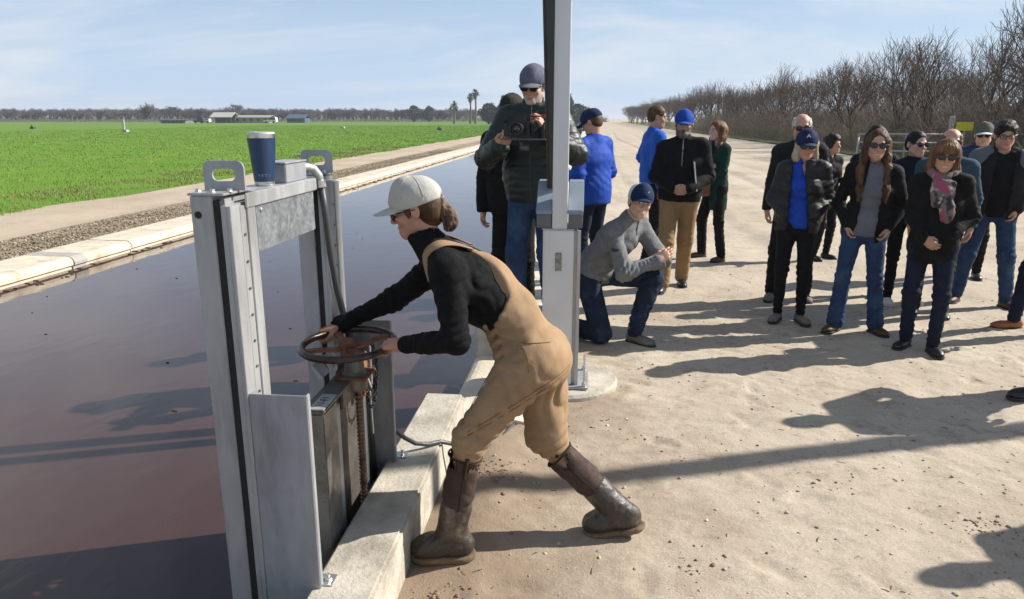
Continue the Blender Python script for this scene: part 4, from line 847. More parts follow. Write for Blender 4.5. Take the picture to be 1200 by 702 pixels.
    for sd in 'LR': J['el' + sd] = J['el' + sd] + rt * jit(.022) + fw * jit(.03) + sh_; J['wr' + sd] = J['wr' + sd] + sh_ * .7; J['knee' + sd] = J['knee' + sd] + fw * abs(jit(.04)) + rt * jit(.015)
    head = (head[0] + jit(7), head[1] + jit(4)); roll = jit(.09)
    hy, hp = R(head[0]), R(head[1]); f2 = fw * math.cos(hy) - rt * math.sin(hy); r2 = np.cross(f2, [0, 0, 1]); f3 = f2 * math.cos(hp) + A3([0, 0, 1]) * math.sin(hp); J['hfwd'] = f3; J['hup'] = np.cross(r2, f3) + r2 * roll
    if over: J.update({k: (P(*v) if len(v) == 3 and k not in ('hfwd', 'hup') else v) for k, v in over.items()})
    return J
SK = dict(fair=(.56, .345, .25), tan=(.47, .275, .185), ruddy=(.53, .29, .205), olive=(.36, .21, .14), pale=(.62, .42, .33))
def body(root, J, skin='fair', brow=(.05, .03, .02), h=.0075, hands=(1, 1), curl=(.45, .45), beard=None, lips=None, eyes_=True, hs=None, hh=.0055, torso=True, headscale=None):
    s = J['s']; male = J['male']; H = Head(J['headc'], J['hfwd'], J['hup'], (headscale or (1.0 if male else .985)) * (s * .4 + .6) / 1.0); J['H'] = H; sk = A3(SK[skin])
    HF = head_field(H, male, J['neck'] - unit(J['headc'] - J['neck']) * .03); J['HF'] = HF; V, Fc = HF.mesh(h); lips = lips if lips is not None else tuple(sk * A3([.95, .55, .5]))
    cols = [skin_cols(V, H, sk, brow, lips, beard)]; parts = [(V, Fc)]
    for i, sd in enumerate('LR'):
        if not hands[i]: continue
        G = Field(); d, n, t = J['hd' + sd]; hand_field(G, J['wr' + sd] + unit(d) * .012 * s, d, n, t, (hs or (1. if male else .9)) * s ** .5, (curl[i],) * 4 if not hasattr(curl[i], '__len__') else curl[i], .4); v = G.mesh(hh); parts.append(v); cols.append(np.tile(sk * A3([.95, .9, .88]), (len(v[0]), 1)) * (1 + .06 * snoise(v[0], 40, 2, 2))[:, None])
    if torso:
        G = Field(); lat = unit(J['shR'] - J['shL']); pe = (J['hipL'] + J['hipR']) / 2
        G.cone(pe, J['chest'], .08 * s, .085 * s, lat=lat, f=1.4, k=.04); G.cone(J['chest'], J['neck'], .08 * s, .05 * s, lat=lat, f=1.1, k=.04); G.cone(J['shL'], J['shR'], .035 * s, .035 * s, k=.04)
        for sd in 'LR': G.cone(J['sh' + sd], J['el' + sd], .038 * s, .03 * s, k=.02); G.cone(J['el' + sd], J['wr' + sd], .03 * s, .022 * s, k=.02); G.cone(J['hip' + sd], J['knee' + sd], .065 * s, .045 * s, k=.02); G.cone(J['knee' + sd], J['ankle' + sd], .04 * s, .03 * s, k=.02)
        v = G.mesh(.024); parts.append(v); cols.append(np.tile(sk, (len(v[0]), 1)))
    V, Fc = joinm(parts); o = part('body', (V, Fc), M_skin, root, np.concatenate(cols))
    if eyes_: eyes(H, root)
    return H
def person(label, base, group='people gathered beside the canal'):
    r = empty('person', tuple(base)); tag(r, label, 'person', group); return r
# ---------------------------------------------------------------- the crowd
def facing(x, y, tx, ty): return math.degrees(math.atan2(-(tx - x), ty - y))
M_denim = cloth('denim', (.022, .046, .105), .9, .4, .25, 10, (.055, .10, .18), (.5, .72))
M_denimd = cloth('dark_denim', (.012, .020, .042), .9, .35, .2, 10, (.035, .055, .10), (.5, .7))
M_denimn = cloth('navy_denim', (.010, .014, .03), .9, .3, .2, 10)
M_bk = cloth('black_cloth', (.0055, .0054, .006), .9, .3, .2); M_bks = cloth('black_nylon', (.007, .007, .008), .55, .25, .2, spec=.45); M_char = cloth('charcoal', (.014, .0135, .015)); M_navy = cloth('navy_knit', (.006, .009, .02))
M_blue = cloth('bright_blue', (.012, .09, .46), .75, .3, .1, 7, spec=.25); M_blue2 = cloth('royal_blue', (.012, .055, .38), .85, .25); M_teal = cloth('slate_teal', (.035, .065, .095)); M_green = cloth('dark_green', (.004, .030, .021)); M_dgreen = cloth('green_nylon', (.010, .018, .016), .5, .25, .2, spec=.45)
M_grey = cloth('grey_fleece', (.165, .168, .172), .95, .5, .16, 16); M_greys = cloth('grey_knit', (.13, .135, .16)); M_greyj = cloth('slate_panel', (.12, .14, .165)); M_khaki = cloth('khaki_twill', (.27, .175, .085), .9, .35, .12)
M_brown = mat('brown_leather', (.075, .035, .018), .5, 0, .25, 14, .2, 60, .4); M_orangel = mat('tan_leather', (.30, .095, .03), .4, 0, .2, 12, .15, 60, .5); M_greysh = mat('grey_suede', (.15, .14, .125), .9, 0, .2, 20, .3); M_bksh = mat('black_leather', (.012, .011, .011), .4, 0, .2, 12); M_whitesh = mat('white_canvas', (.62, .62, .60), .8)
M_capnavy = cloth('cap_navy', (.012, .022, .07)); M_capblue = cloth('cap_blue', (.015, .06, .33)); M_capgrey = cloth('cap_grey', (.12, .125, .17)); M_capol = cloth('cap_olive', (.10, .105, .08)); M_captan = cloth('cap_khaki', (.13, .11, .08)); M_capw = cloth('cap_white', (.66, .67, .70)); M_yel = mat('yellow_print', (.60, .45, .08), .7)
M_zip = mat('zip_silver', (.4, .4, .4), .35, .7)
def dress(P, J, tr, top, shoes, s, trw=(.088, .066, .054, .050), toes=(8, -8), shkind=('shoe', 'shoe'), msole=None, female=None, seed=0, h=.0125):
    fem = not J['male'] if female is None else female
    trousers(P, J, tr, trw, h, s, seed, 'trousers', fem)
    for i, sd in enumerate('LR'):
        a = R(toes[i]); f = J['fw'] * math.cos(a) - J['rt'] * math.sin(a)
        shoe(P, J['ankle' + sd], f, shoes, shkind[i], s ** .5 * (1. if J['male'] else .92), 0, msole)
# woman in a blue top and black padded jacket
def crowd():
    n = 0
    # 1 blue top, open black padded jacket
    x, y = 1.77, 6.3; J = stand(x, y, facing(x, y, .2, 0), 1.62, False, arms=('jpocket', 'jpocket'), stance=.10, head=(6, -4)); s = J['s']
    P = person('woman in open black padded jacket over a bright blue top, navy cap and sunglasses', (x, y, 0)); H = body(P, J, 'ruddy', hands=(0, 0), eyes_=False)
    dress(P, J, M_bk, None, M_greysh, s, (.084, .058, .045, .042), (25, -18), seed=1)
    F = top_field(J, s, -.004, False, .02, seed=1); garment(P, F, J, M_blue2, 'shirt', hemcut=True, collar=(.045, .052), s=s, vneck=.09)
    F = top_field(J, s, .022, False, .06, seed=2, puff=.006); garment(P, F, J, M_bks, 'padded_jacket', s=s, open_=(.085, .055), collar=(.04, .062))
    hair(H, 'bobcap', HAIR['blond'], P); cap(H, P, M_capnavy, logo=('A', .05, M_white, .0, .045)); shades(H, P)
    # 2 white haired man behind her
    x, y = 1.96, 7.12; J = stand(x, y, facing(x, y, .5, 0), 1.76, True, arms=('side', 'side'), feet=((-.17, 0), (.15, .04))); s = J['s']
    P = person('white haired man in black jacket, standing behind the woman in the navy cap', (x, y, 0)); H = body(P, J, 'ruddy', (.35, .33, .3), eyes_=False)
    dress(P, J, M_bk, None, M_greysh, s, seed=5); F = top_field(J, s, .012, True, .05, seed=6); g = garment(P, F, J, M_char, 'jacket', s=s, collar=(.05, .062), zip_=(0, 1, M_zip))
    lat, fw, up, pe = torso_frame(J); mb = MB(); mb.tube([p_ for p_ in [F.surf(J['neck'] * (1 - t) + J['shL'] * t + A3([0, 0, .2]) - lat * .0, A3([0, 0, -1])) for t in (.5, .75, 1.0, 1.12)] + [F.surf(J['shL'] * (1 - t) + J['elL'] * t - lat * .3 + fw * .05, lat) for t in (.3, .6, .95)] + [F.surf(J['elL'] * (1 - t) + J['wrL'] * t - lat * .3 + fw * .05, lat) for t in (.4, .8)] if p_ is not None], .008, 6); q = mb.build('piping', M_greyj, None); q.parent = g
    hair(H, 'bald', HAIR['grey'], P); shades(H, P)
    # 3 dark curly haired one far behind
    x, y = 2.93, 9.3; J = stand(x, y, facing(x, y, 6, 4), 1.52, False, arms=('hold', 'side')); s = J['s']
    P = person('short person with dark curly hair in black clothes, far back beside the white haired man', (x, y, 0)); H = body(P, J, 'tan', eyes_=False); dress(P, J, M_bk, None, M_bksh, s, seed=9); F = top_field(J, s, .006, False, .04, seed=9); garment(P, F, J, M_bk, 'jacket', s=s); hair(H, 'curly', HAIR['dark'], P)
    # 4 pale woman in navy
    x, y = 2.70, 7.35; J = stand(x, y, facing(x, y, .3, 0), 1.65, False, arms=('side', 'clasp'), feet=((-.16, -.04), (.17, .12)), head=(8, 4)); s = J['s']
    P = person('pale woman with long dark hair in navy sweater and black trousers, no sunglasses', (x, y, 0)); H = body(P, J, 'pale', (.02, .015, .012)); dress(P, J, M_bk, None, M_greysh, s, (.088, .06, .05, .048), seed=12); F = top_field(J, s, .002, False, .06, seed=12); garment(P, F, J, M_navy, 'sweater', s=s, vneck=.03); hair(H, 'long', HAIR['dark'], P)
    # 5 long brown hair, grey shirt, jeans
    x, y = 2.22, 6.03; J = stand(x, y, facing(x, y, .2, 0), 1.63, False, arms=('pocket', 'pocket'), feet=((-.17, -.02), (.15, .05)), head=(-4, 2), hipshift=.0, lean=0); s = J['s']
    P = person('woman with very long brown hair, sunglasses, black jacket, grey shirt and blue jeans', (x, y, 0)); H = body(P, J, 'tan', lips=(.5, .2, .18), eyes_=False)
    dress(P, J, M_denim, None, M_brown, s, (.088, .062, .064, .072), (35, -30), seed=15); F = top_field(J, s, -.004, False, .04, seed=15); garment(P, F, J, M_greys, 'shirt', s=s, collar=(.03, .05)); F = top_field(J, s, .014, False, .09, seed=16); garment(P, F, J, M_bk, 'jacket', s=s, open_=(.075, .055), collar=(.03, .062)); hair(H, 'wavy', HAIR['brown'], P); shades(H, P); smile(H, P)
    # 6 black hair, profile
    x, y = 2.99, 7.1; J = stand(x, y, facing(x, y, .3, 0), 1.60, False, arms=('side', 'side'), head=(32, 0), feet=((-.10, 0), (.10, .1))); s = J['s']
    P = person('woman with tied black hair and sunglasses, turned right, black clothes and white sneakers', (x, y, 0)); H = body(P, J, 'fair', eyes_=False); dress(P, J, M_bk, None, M_whitesh, s, (.084, .058, .044, .040), (45, 10), ('sneaker', 'sneaker'), M_solew, seed=18); F = top_field(J, s, .004, False, .05, seed=18); garment(P, F, J, M_navy, 'jacket', s=s, collar=(.03, .055)); hair(H, 'short', HAIR['black'], P); shades(H, P)
    # 7 man in teal behind the scarf
    x, y = 3.06, 6.62; J = stand(x, y, facing(x, y, .3, 0), 1.63, True, arms=('side', 'side'), head=(5, 0)); s = J['s']
    P = person('man with thinning hair in slate blue jacket, behind the woman with the scarf', (x, y, 0)); H = body(P, J, 'ruddy', eyes_=False); dress(P, J, M_bk, None, M_bksh, s, seed=21); F = top_field(J, s, .02, True, .04, seed=21); garment(P, F, J, M_teal, 'jacket', s=s, collar=(.04, .062), zip_=(0, 1, M_zip)); hair(H, 'bald', HAIR['chest'], P); shades(H, P)
    # 8 scarf woman
    x, y = 2.54, 5.56; J = stand(x, y, facing(x, y, .3, 0), 1.57, False, arms=('jpocket', ((.20, -.05, 1.13), (.085, .19, .985), (-.7, .3, -.5), (-.3, -.8, 0), (0, 0, 1))), feet=((-.10, .04), (.10, -.05)), head=(8, -2)); s = J['s']
    P = person('woman with bobbed brown hair, sunglasses, patterned scarf, black coat and navy jeans', (x, y, 0)); H = body(P, J, 'tan', lips=(.45, .10, .09), eyes_=False, hands=(0, 1)); dress(P, J, M_denimn, None, M_bksh, s, (.088, .064, .052, .050), (20, -25), seed=24)
    F = top_field(J, s, .018, False, .14, seed=24); g = garment(P, F, J, M_bk, 'coat', s=s, collar=(.035, .062)); hair(H, 'bob', HAIR['chest'], P); shades(H, P, h=.003); smile(H, P)
    lat, fw, up, pe = torso_frame(J); G = Field(); nk = J['neck'] + up * .015; ring = [nk + (fw * math.sin(a) * .078 + lat * math.cos(a) * .082) + up * (.015 * math.cos(a * 2)) for a in np.linspace(0, 2 * math.pi, 13)]; G.chain(ring, [.03] * 13, k=.02)
    pts = [F.surf(J['neck'] * (1 - t) + pe * t + fw * .4 - lat * (.035 + .03 * t), -fw) + fw * .012 for t in (.1, .2, .4, .6)]; G.chain(pts, [.034, .032, .030, .034], lat=lat, f=1.5, k=.02)
    pts = [F.surf(J['neck'] * (1 - t) + pe * t + fw * .4 + lat * (.02 + .01 * t), -fw) + fw * .010 for t in (.1, .2, .38)]; G.chain(pts, [.032, .030, .03], lat=lat, f=1.4, k=.02); G.wrinkle(16, .008, 3); V = G.mesh(.009)
    rs = np.random.RandomState(2); nn = snoise(V[0], 26, 7, 2); n2 = snoise(V[0], 34, 9, 2); c = np.tile(A3([.16, .125, .11]), (len(V[0]), 1)); c[nn > .45] = (.035, .03, .045); c[n2 > .55] = (.42, .34, .28); c[(nn < -.6)] = (.30, .06, .12); part('scarf', V, mat('scarf_print', (.2, .2, .2), .9, attr=True, bump=.3), P, c)
    # 9 olive cap at the back
    x, y = 4.18, 8.35; J = stand(x, y, facing(x, y, .5, 0), 1.665, True, arms=('side', 'jpocket'), head=(4, 0)); s = J['s']
    P = person('man in olive cap and sunglasses with blue jacket, at the back near the gate post', (x, y, 0)); H = body(P, J, 'fair', eyes_=False); dress(P, J, M_bk, None, M_bksh, s, seed=27); F = top_field(J, s, .016, True, .05, seed=27); garment(P, F, J, cloth('mid_navy', (.018, .045, .10)), 'jacket', s=s, collar=(.04, .062), zip_=(0, 1, M_zip)); hair(H, 'capshort', HAIR['brown'], P); cap(H, P, M_capol, M_capw); shades(H, P)
    # 10 man at the right, thick hair
    x, y = 3.74, 7.10; J = stand(x, y, facing(x, y, .6, 0), 1.69, True, arms=('pocket', 'pocket'), feet=((-.20, .04), (.21, -.02)), head=(4, -3)); s = J['s']
    P = person('man with thick dark hair, clear glasses, grey shouldered jacket, blue jeans and brown shoes', (x, y, 0)); H = body(P, J, 'ruddy', (.03, .02, .015)); dress(P, J, M_denim, None, M_brown, s, (.094, .072, .062, .060), (30, -20), seed=30); F = top_field(J, s, .0, True, .04, seed=30); garment(P, F, J, M_bk, 'shirt', s=s); F = top_field(J, s, .02, True, .07, seed=31); g = garment(P, F, J, M_char, 'jacket', s=s, open_=(.085, .075), collar=(.03, .064))
    lat, fw, up, pe = torso_frame(J); G = Field()
    for sd in 'LR': G.cone(J['neck'] + lat * (.06 if sd == 'R' else -.06) + fw * .0, J['sh' + sd], .070 * s, .083 * s, k=.04); G.cone(J['sh' + sd], J['sh' + sd] * .45 + J['el' + sd] * .55, .085 * s, .078 * s, k=.03)
    G.ell(J['neck'] + up * .03, (.085, .085, .12), op='-', k=.01); G.cut(lambda P_: np.maximum(np.abs((P_ - pe) @ lat) - .10, -((P_ - pe) @ fw)), .005); part('shoulder_panel', G.mesh(.011), M_greyj, P); hair(H, 'thick', HAIR['dark'], P); shades(H, P, MATS.get('wire') or mat('wire', (.05, .05, .05), .4, .5), True, 'glasses', .0022)
    # 11 khaki trousers, beard
    x, y = .92, 7.42; J = stand(x, y, facing(x, y, .1, 0), 1.79, True, arms=('clasp', 'clasp'), feet=((-.07, -.22), (.12, .12)), head=(-4, -4)); s = J['s']
    P = person('bearded man in black fleece and khaki trousers with a bright blue cap', (x, y, 0)); H = body(P, J, 'tan', beard=(.12, .10, .09, .85)); dress(P, J, M_khaki, None, M_bksh, s, (.098, .078, .070, .068), (6, -14), seed=33); F = top_field(J, s, .020, True, .02, seed=33); garment(P, F, J, M_bk, 'fleece', s=s, collar=(.06, .062), zip_=(0, .42, M_zip)); hair(H, 'capshort', HAIR['dark'], P); cap(H, P, M_capblue, logo=('f', .045, M_yel, 0, .050))
    G = Field(); w = H.w; G.ell(w(0, .062, -.098), A3([.052, .044, .044]), H.M, k=.02)
    for q in (-1, 1): G.cone(w(q * .066, .005, -.03), w(q * .050, .045, -.09), .012, .02, k=.02)
    G.cone(w(-.02, .093, -.058), w(.02, .093, -.058), .008, .008, k=.01); G.ell(w(0, .11, -.075), A3([.020, .02, .007]), H.M, op='-', k=.004); G.wrinkle(50, .003, 3); part('beard', G.mesh(.006), hairmat('salt', (.07, .06, .055), (.24, .22, .20)), P)
    nb = MB(); a = R(facing(x, y, .1, 0)); M = Matrix.Translation(Vector(J['elL'] * .5 + J['chest'] * .5 + J['fw'] * .10 - A3([0, 0, .06]))) @ Matrix.Rotation(a, 4, 'Z') @ Matrix.Rotation(R(8), 4, 'Y'); nb.box(-.006, .006, -.11, .11, -.14, .14, M); ob = nb.build('notebook', M_white, bevel=.002); tag(ob, 'white notebook tucked under the arm of the bearded man', 'notebook')
    # 12 blue jacket man, back turned, looking right
    x, y = .77, 8.8; J = stand(x, y, -80, 1.86, True, arms=('hip', 'side'), head=(-8, -4), feet=((-.12, .08), (.12, -.06))); s = J['s']
    P = person('tall man in bright blue jacket with short brown hair, turned right, hand on hip', (x, y, 0)); H = body(P, J, 'tan'); dress(P, J, M_bk, None, M_bksh, s, seed=36); F = top_field(J, s, .020, True, .05, seed=36); garment(P, F, J, M_blue, 'jacket', s=s, collar=(.06, .062)); hair(H, 'short', HAIR['brown'], P)
    # 13 green coat
    x, y = 1.56, 9.15; J = stand(x, y, 118, 1.69, False, arms=('cross', 'cross'), feet=((-.18, .0), (.17, .04)), head=(10, 6)); s = J['s']
    P = person('laughing woman in dark green long coat with arms crossed, long brown hair, brown boots', (x, y, 0)); H = body(P, J, 'fair'); dress(P, J, M_bk, None, M_brown, s, (.088, .064, .055, .056), shkind=('boot', 'boot'), seed=39); F = top_field(J, s, .018, False, .26, seed=39); garment(P, F, J, M_green, 'coat', s=s, collar=(.03, .06), open_=(.05, .03)); F = top_field(J, s, .0, False, .06, seed=40); garment(P, F, J, M_bk, 'shirt', s=s); hair(H, 'long', HAIR['chest'], P); smile(H, P)
    G = Field(); c = A3([1.385, 9.06, .93]); G.box(c, (.10, .05, .13), rd=.03); G.wrinkle(10, .008, 2); b = link('handbag', mesh_np('handbag', *G.mesh(.012), True), mat('cognac_leather', (.16, .065, .03), .5)); tag(b, 'brown leather handbag hanging beside the woman in the green coat', 'handbag')
    mb = MB(); mb.tube([c + A3([-.07, 0, .12]), c + A3([-.05, .03, .30]), c + A3([.05, .06, .42]), c + A3([.09, .03, .3]), c + A3([.07, 0, .12])], .007, 6); q = mb.build('strap', MATS['cognac_leather'], None, smooth=True); q.parent = b
    # 14 blue jacket man behind the post, back turned
    x, y = .07, 7.55; J = stand(x, y, 48, 1.80, True, arms=('hold', 'hold'), head=(20, -22), lean=.03); s = J['s']
    P = person('man in royal blue jacket and dark cap seen from behind, beside the telemetry post', (x, y, 0)); H = body(P, J, 'ruddy'); dress(P, J, M_denimn, None, M_bksh, s, seed=42); F = top_field(J, s, .024, True, .08, seed=42); garment(P, F, J, cloth('blue_shell', (.010, .055, .34), .75, .3, spec=.22), 'jacket', s=s, collar=(.05, .062)); hair(H, 'capshort', HAIR['brown'], P); cap(H, P, M_capnavy)
    # 15 man with khaki cap behind the photographer
    x, y = -.60, 6.0; J = stand(x, y, 165, 1.86, True, .04, arms=('hold', 'side'), head=(-10, -15)); s = J['s']
    P = person('man in dark jacket and khaki cap, mostly hidden behind the photographer', (x, y, .04)); H = body(P, J, 'tan', eyes_=False); dress(P, J, M_bk, None, M_bksh, s, seed=45); F = top_field(J, s, .022, True, .05, seed=45); garment(P, F, J, M_bk, 'jacket', s=s, collar=(.05, .062)); hair(H, 'capshort', HAIR['dark'], P); cap(H, P, cloth('cap_dark', (.035, .03, .025)), M_captan)
crowd()
# ---------------------------------------------------------------- photographer
def photographer():
    x, y, z = -.37, 5.2, .265; s = 1.02; a = facing(x, y, -.9, 0)
    HA = {'L': ((-.30, .10, 1.18), (-.13, .33, 1.33), (.35, .35, .8), (.75, -.2, -.45), (.2, -.8, .5)), 'R': ((.31, .10, 1.15), (.17, .34, 1.23), (-.5, .55, .4), (-.3, -.1, .9), (.2, .4, .6))}
    J = stand(x, y, a, 1.80, True, z, arms=(HA['L'], HA['R']), head=(-8, -16), lean=.02, over=None); s = J['s']
    P = person('photographer in grey cap, sunglasses and dark green padded jacket raising a camera rig', (x, y, z))
    H = body(P, J, 'ruddy', (.3, .28, .25), beard=(.45, .42, .38, .6), eyes_=False, h=.006, curl=(.75, .6), hh=.0045)
    dress(P, J, M_denim, None, M_brown, s, (.094, .074, .062, .060), seed=50); F = top_field(J, s, .028, True, .06, seed=50, puff=.007); garment(P, F, J, M_dgreen, 'padded_jacket', s=s, collar=(.055, .066), zip_=(0, 1, MATS.get('zip_dark') or mat('zip_dark', (.03, .03, .03), .5)), h=.010)
    hair(H, 'capshort', HAIR['grey'], P); cap(H, P, M_capgrey, h=.006); shades(H, P)
    G = Field(); w = H.w; G.ell(w(0, .068, -.098), A3([.030, .024, .024]), H.M, k=.02); G.wrinkle(60, .002, 3); part('beard', G.mesh(.005), HAIR['grey'], P)
    # camera rig: base point between the hands
    c = (J['wrL'] + J['wrR']) / 2 + J['fw'] * .07 + A3([0, 0, .07]); f = J['fw']; r = J['rt']; M = Matrix(((r[0], f[0], 0, c[0]), (r[1], f[1], 0, c[1]), (r[2], f[2], 1, c[2]), (0, 0, 0, 1)))
    rig = empty('video_camera', tuple(c)); tag(rig, 'black video camera rig with front lens held up by the photographer', 'camera'); m1 = mat('camera_black', (.012, .012, .013), .4, 0, .1, 20, .1); gl = mat('lens_glass', (.01, .012, .02), .05, spec=.9); sm = mat('camera_grey', (.10, .10, .105), .4, .4)
    def b(*a, name='camera_part', m=m1, bv=.003): mb = MB(); mb.box(*a, M); return mb.build(name, m, rig, bevel=bv)
    b(-.065, .065, -.04, .04, -.045, .045, name='camera_body'); b(-.03, .03, -.035, .03, .0455, .070, name='viewfinder')
    b(.066, .10, -.03, .035, -.05, .035, name='grip'); b(-.16, -.145, -.02, .02, -.07, .03, name='side_handle', bv=.005); b(-.17, .13, -.025, .025, -.072, -.060, name='rig_plate', m=sm)
    b(-.15, .06, -.008, .008, .073, .082, name='top_bar'); b(-.165, -.14, -.012, .012, .065, .09, name='record_light', m=mat('red_plastic', (.45, .02, .03), .4))
    mb = MB(); prof = [(.034, 0), (.036, .02), (.034, .045), (.040, .05), (.040, .085), (.036, .087), (.034, .070), (.002, .066)]; mb.lathe([(r_, .0405 + z_) for r_, z_ in prof], (0, 0, 0), 24, 'y'); mb.v = [tuple(M @ Vector(p)) for p in mb.v]; mb.build('lens_barrel', m1, rig, auto=True)
    mb = MB(); mb.lathe([(.032, .1065), (.02, .112), (.002, .114)], (0, 0, 0), 20, 'y'); mb.v = [tuple(M @ Vector(p)) for p in mb.v]; mb.build('front_element', gl, rig, smooth=True)
    mb = MB(); mb.lathe([(.016, -.03), (.02, -.02), (.02, .02), (.016, .03)], (-.03, -.0, -.12), 14, 'x'); mb.v = [tuple(M @ Vector(p)) for p in mb.v]; mb.build('microphone', sm, rig, auto=True)
    mb = MB(); mb.tube([tuple(M @ Vector(p)) for p in ((.0, 0, -.073), (-.01, 0, -.10), (-.03, 0, -.115))], .008, 8); mb.build('swivel_arm', sm, rig, smooth=True)
photographer()
# ---------------------------------------------------------------- kneeling man
def kneeler():
    x, y = .28, 5.62; v = A3
    P = person('kneeling man in grey pullover and jeans, arms crossed on his knee', (x, y, 0)); s = 1.0
    fw = unit([.86, -.5, 0]); rt = unit(np.cross(fw, [0, 0, 1])); 
    J = dict(s=1.0, male=True, fw=fw, rt=rt, hipR=v([.02, 5.60, .50]), hipL=v([.12, 5.76, .50]), waist=v([.10, 5.65, .64]), chest=v([.24, 5.56, .83]), neck=v([.33, 5.53, .985]), shR=v([.20, 5.40, .90]), shL=v([.40, 5.70, .93]), elR=v([.32, 5.27, .66]), wrR=v([.51, 5.36, .62]), elL=v([.56, 5.62, .70]), wrL=v([.45, 5.38, .70]), headc=v([.395, 5.46, 1.115]),
             kneeR=v([.14, 5.50, .085]), ankleR=v([-.25, 5.72, .10]), kneeL=v([.52, 5.56, .52]), ankleL=v([.40, 5.52, .095]), hfwd=unit([.20, -.96, .04]), hup=unit([.14, .06, 1]))
    J['hdR'] = (v([.9, .15, .15]), v([.1, 1, .2]), v([0, 0, 1])); J['hdL'] = (v([-.85, -.35, -.1]), v([0, 1, -.4]), v([.1, -.2, 1]))
    J['wrL'] = v([.36, 5.30, .655]); J['elL'] = v([.585, 5.50, .66]); J['hdL'] = (v([-.95, .0, .1]), v([.2, .9, -.3]), v([0, -.1, 1])); J['wrR'] = v([.52, 5.30, .70]); J['elR'] = v([.29, 5.25, .62]); J['hdR'] = (v([.75, .15, .55]), v([.3, .95, -.1]), v([-.5, 0, .9]))
    H = body(P, J, 'fair', (.05, .03, .02), h=.0055, lips=(.42, .15, .13), hh=.005, curl=(.35, .35))
    # teeth of the smile
    w = H.w; smile(H, P)
    trousers(P, J, M_denimd, (.096, .082, .066, .060), .010, 1., 60, rise=.08, fold=1.4)
    shoe(P, J['ankleL'], v([.75, -.62, 0]), M_greysh, 'boot', 1.02, 0, h=.008); shoe(P, J['ankleR'], v([-.3, .9, 0]), M_greysh, 'boot', 1.0, -.9)
    F = top_field(J, 1., .012, True, .03, seed=61, fold=1.7); F.fold(J['waist'], unit(J['chest'] - J['waist']), .05, .010, .16, 1); F.fold(J['elR'], [1, 0, .2], .035, .006, .12, 2)
    g = garment(P, F, J, M_grey, 'pullover', s=1., collar=(.055, .060), zip_=(0, .13, mat('zip_dark', (.03, .03, .03), .5)), h=.009)
    lg = F.surf((J['shR'] + J['elR']) / 2 + v([-.05, -.3, .05]), [.1, 1, -.1]); G = Field(); G.ell(lg, (.032, .012, .018)); G.wrinkle(60, .003, 2); q = link('arm_patch', mesh_np('arm_patch', *G.mesh(.004), True), cloth('patch_dark', (.05, .05, .055))); q.parent = g
    hair(H, 'capshort', HAIR['dark'], P, h=.006); cap(H, P, M_capw, M_capnavy, h=.006, m_front=M_capnavy, logo=('o', .055, M_capw, -.012, .046))
kneeler()
# ---------------------------------------------------------------- people just outside the right edge, in part or by their shadows
def edgefolk():
    x, y = 3.85, 6.22; J = stand(x, y, facing(x, y, 0, 5.4), 1.76, True, arms=('side', 'side'), feet=((-.10, -.12), (.10, .26))); s = J['s']
    P = person('person at the right edge, only dark trousers and tan leather shoe in frame', (x, y, 0), 'people at the right edge of the yard'); body(P, J, eyes_=False, h=.012, hh=.009); dress(P, J, M_denimn, None, M_orangel, s, seed=70); F = top_field(J, s, .02, True, .05, seed=70); garment(P, F, J, M_bk, 'jacket', s=s, h=.016)
    x, y = 3.50, 4.84; J = stand(x, y, facing(x, y, 0, 4.4), 1.76, True, arms=('side', 'hip'), feet=((-.12, .68), (.12, .0))); s = J['s']
    P = person('person at the right edge, only the toe of a black boot in frame', (x, y, 0), 'people at the right edge of the yard'); body(P, J, eyes_=False, h=.012, hh=.009); dress(P, J, M_bk, None, M_bksh, s, seed=71, shkind=('boot', 'boot')); F = top_field(J, s, .02, True, .05, seed=71); garment(P, F, J, M_bk, 'jacket', s=s, h=.016)
    x, y = 3.62, 3.36; J = stand(x, y, facing(x, y, 0, 3.2), 1.74, True, arms=('side', 'side')); s = J['s']
    P = person('onlooker out of frame at lower right, seen only by the shadow on the dirt', (x, y, 0), 'people at the right edge of the yard'); body(P, J, eyes_=False, h=.012, hh=.009); dress(P, J, M_bk, None, M_bksh, s, seed=72); F = top_field(J, s, .02, True, .05, seed=72); garment(P, F, J, M_bk, 'jacket', s=s, h=.016)
edgefolk()
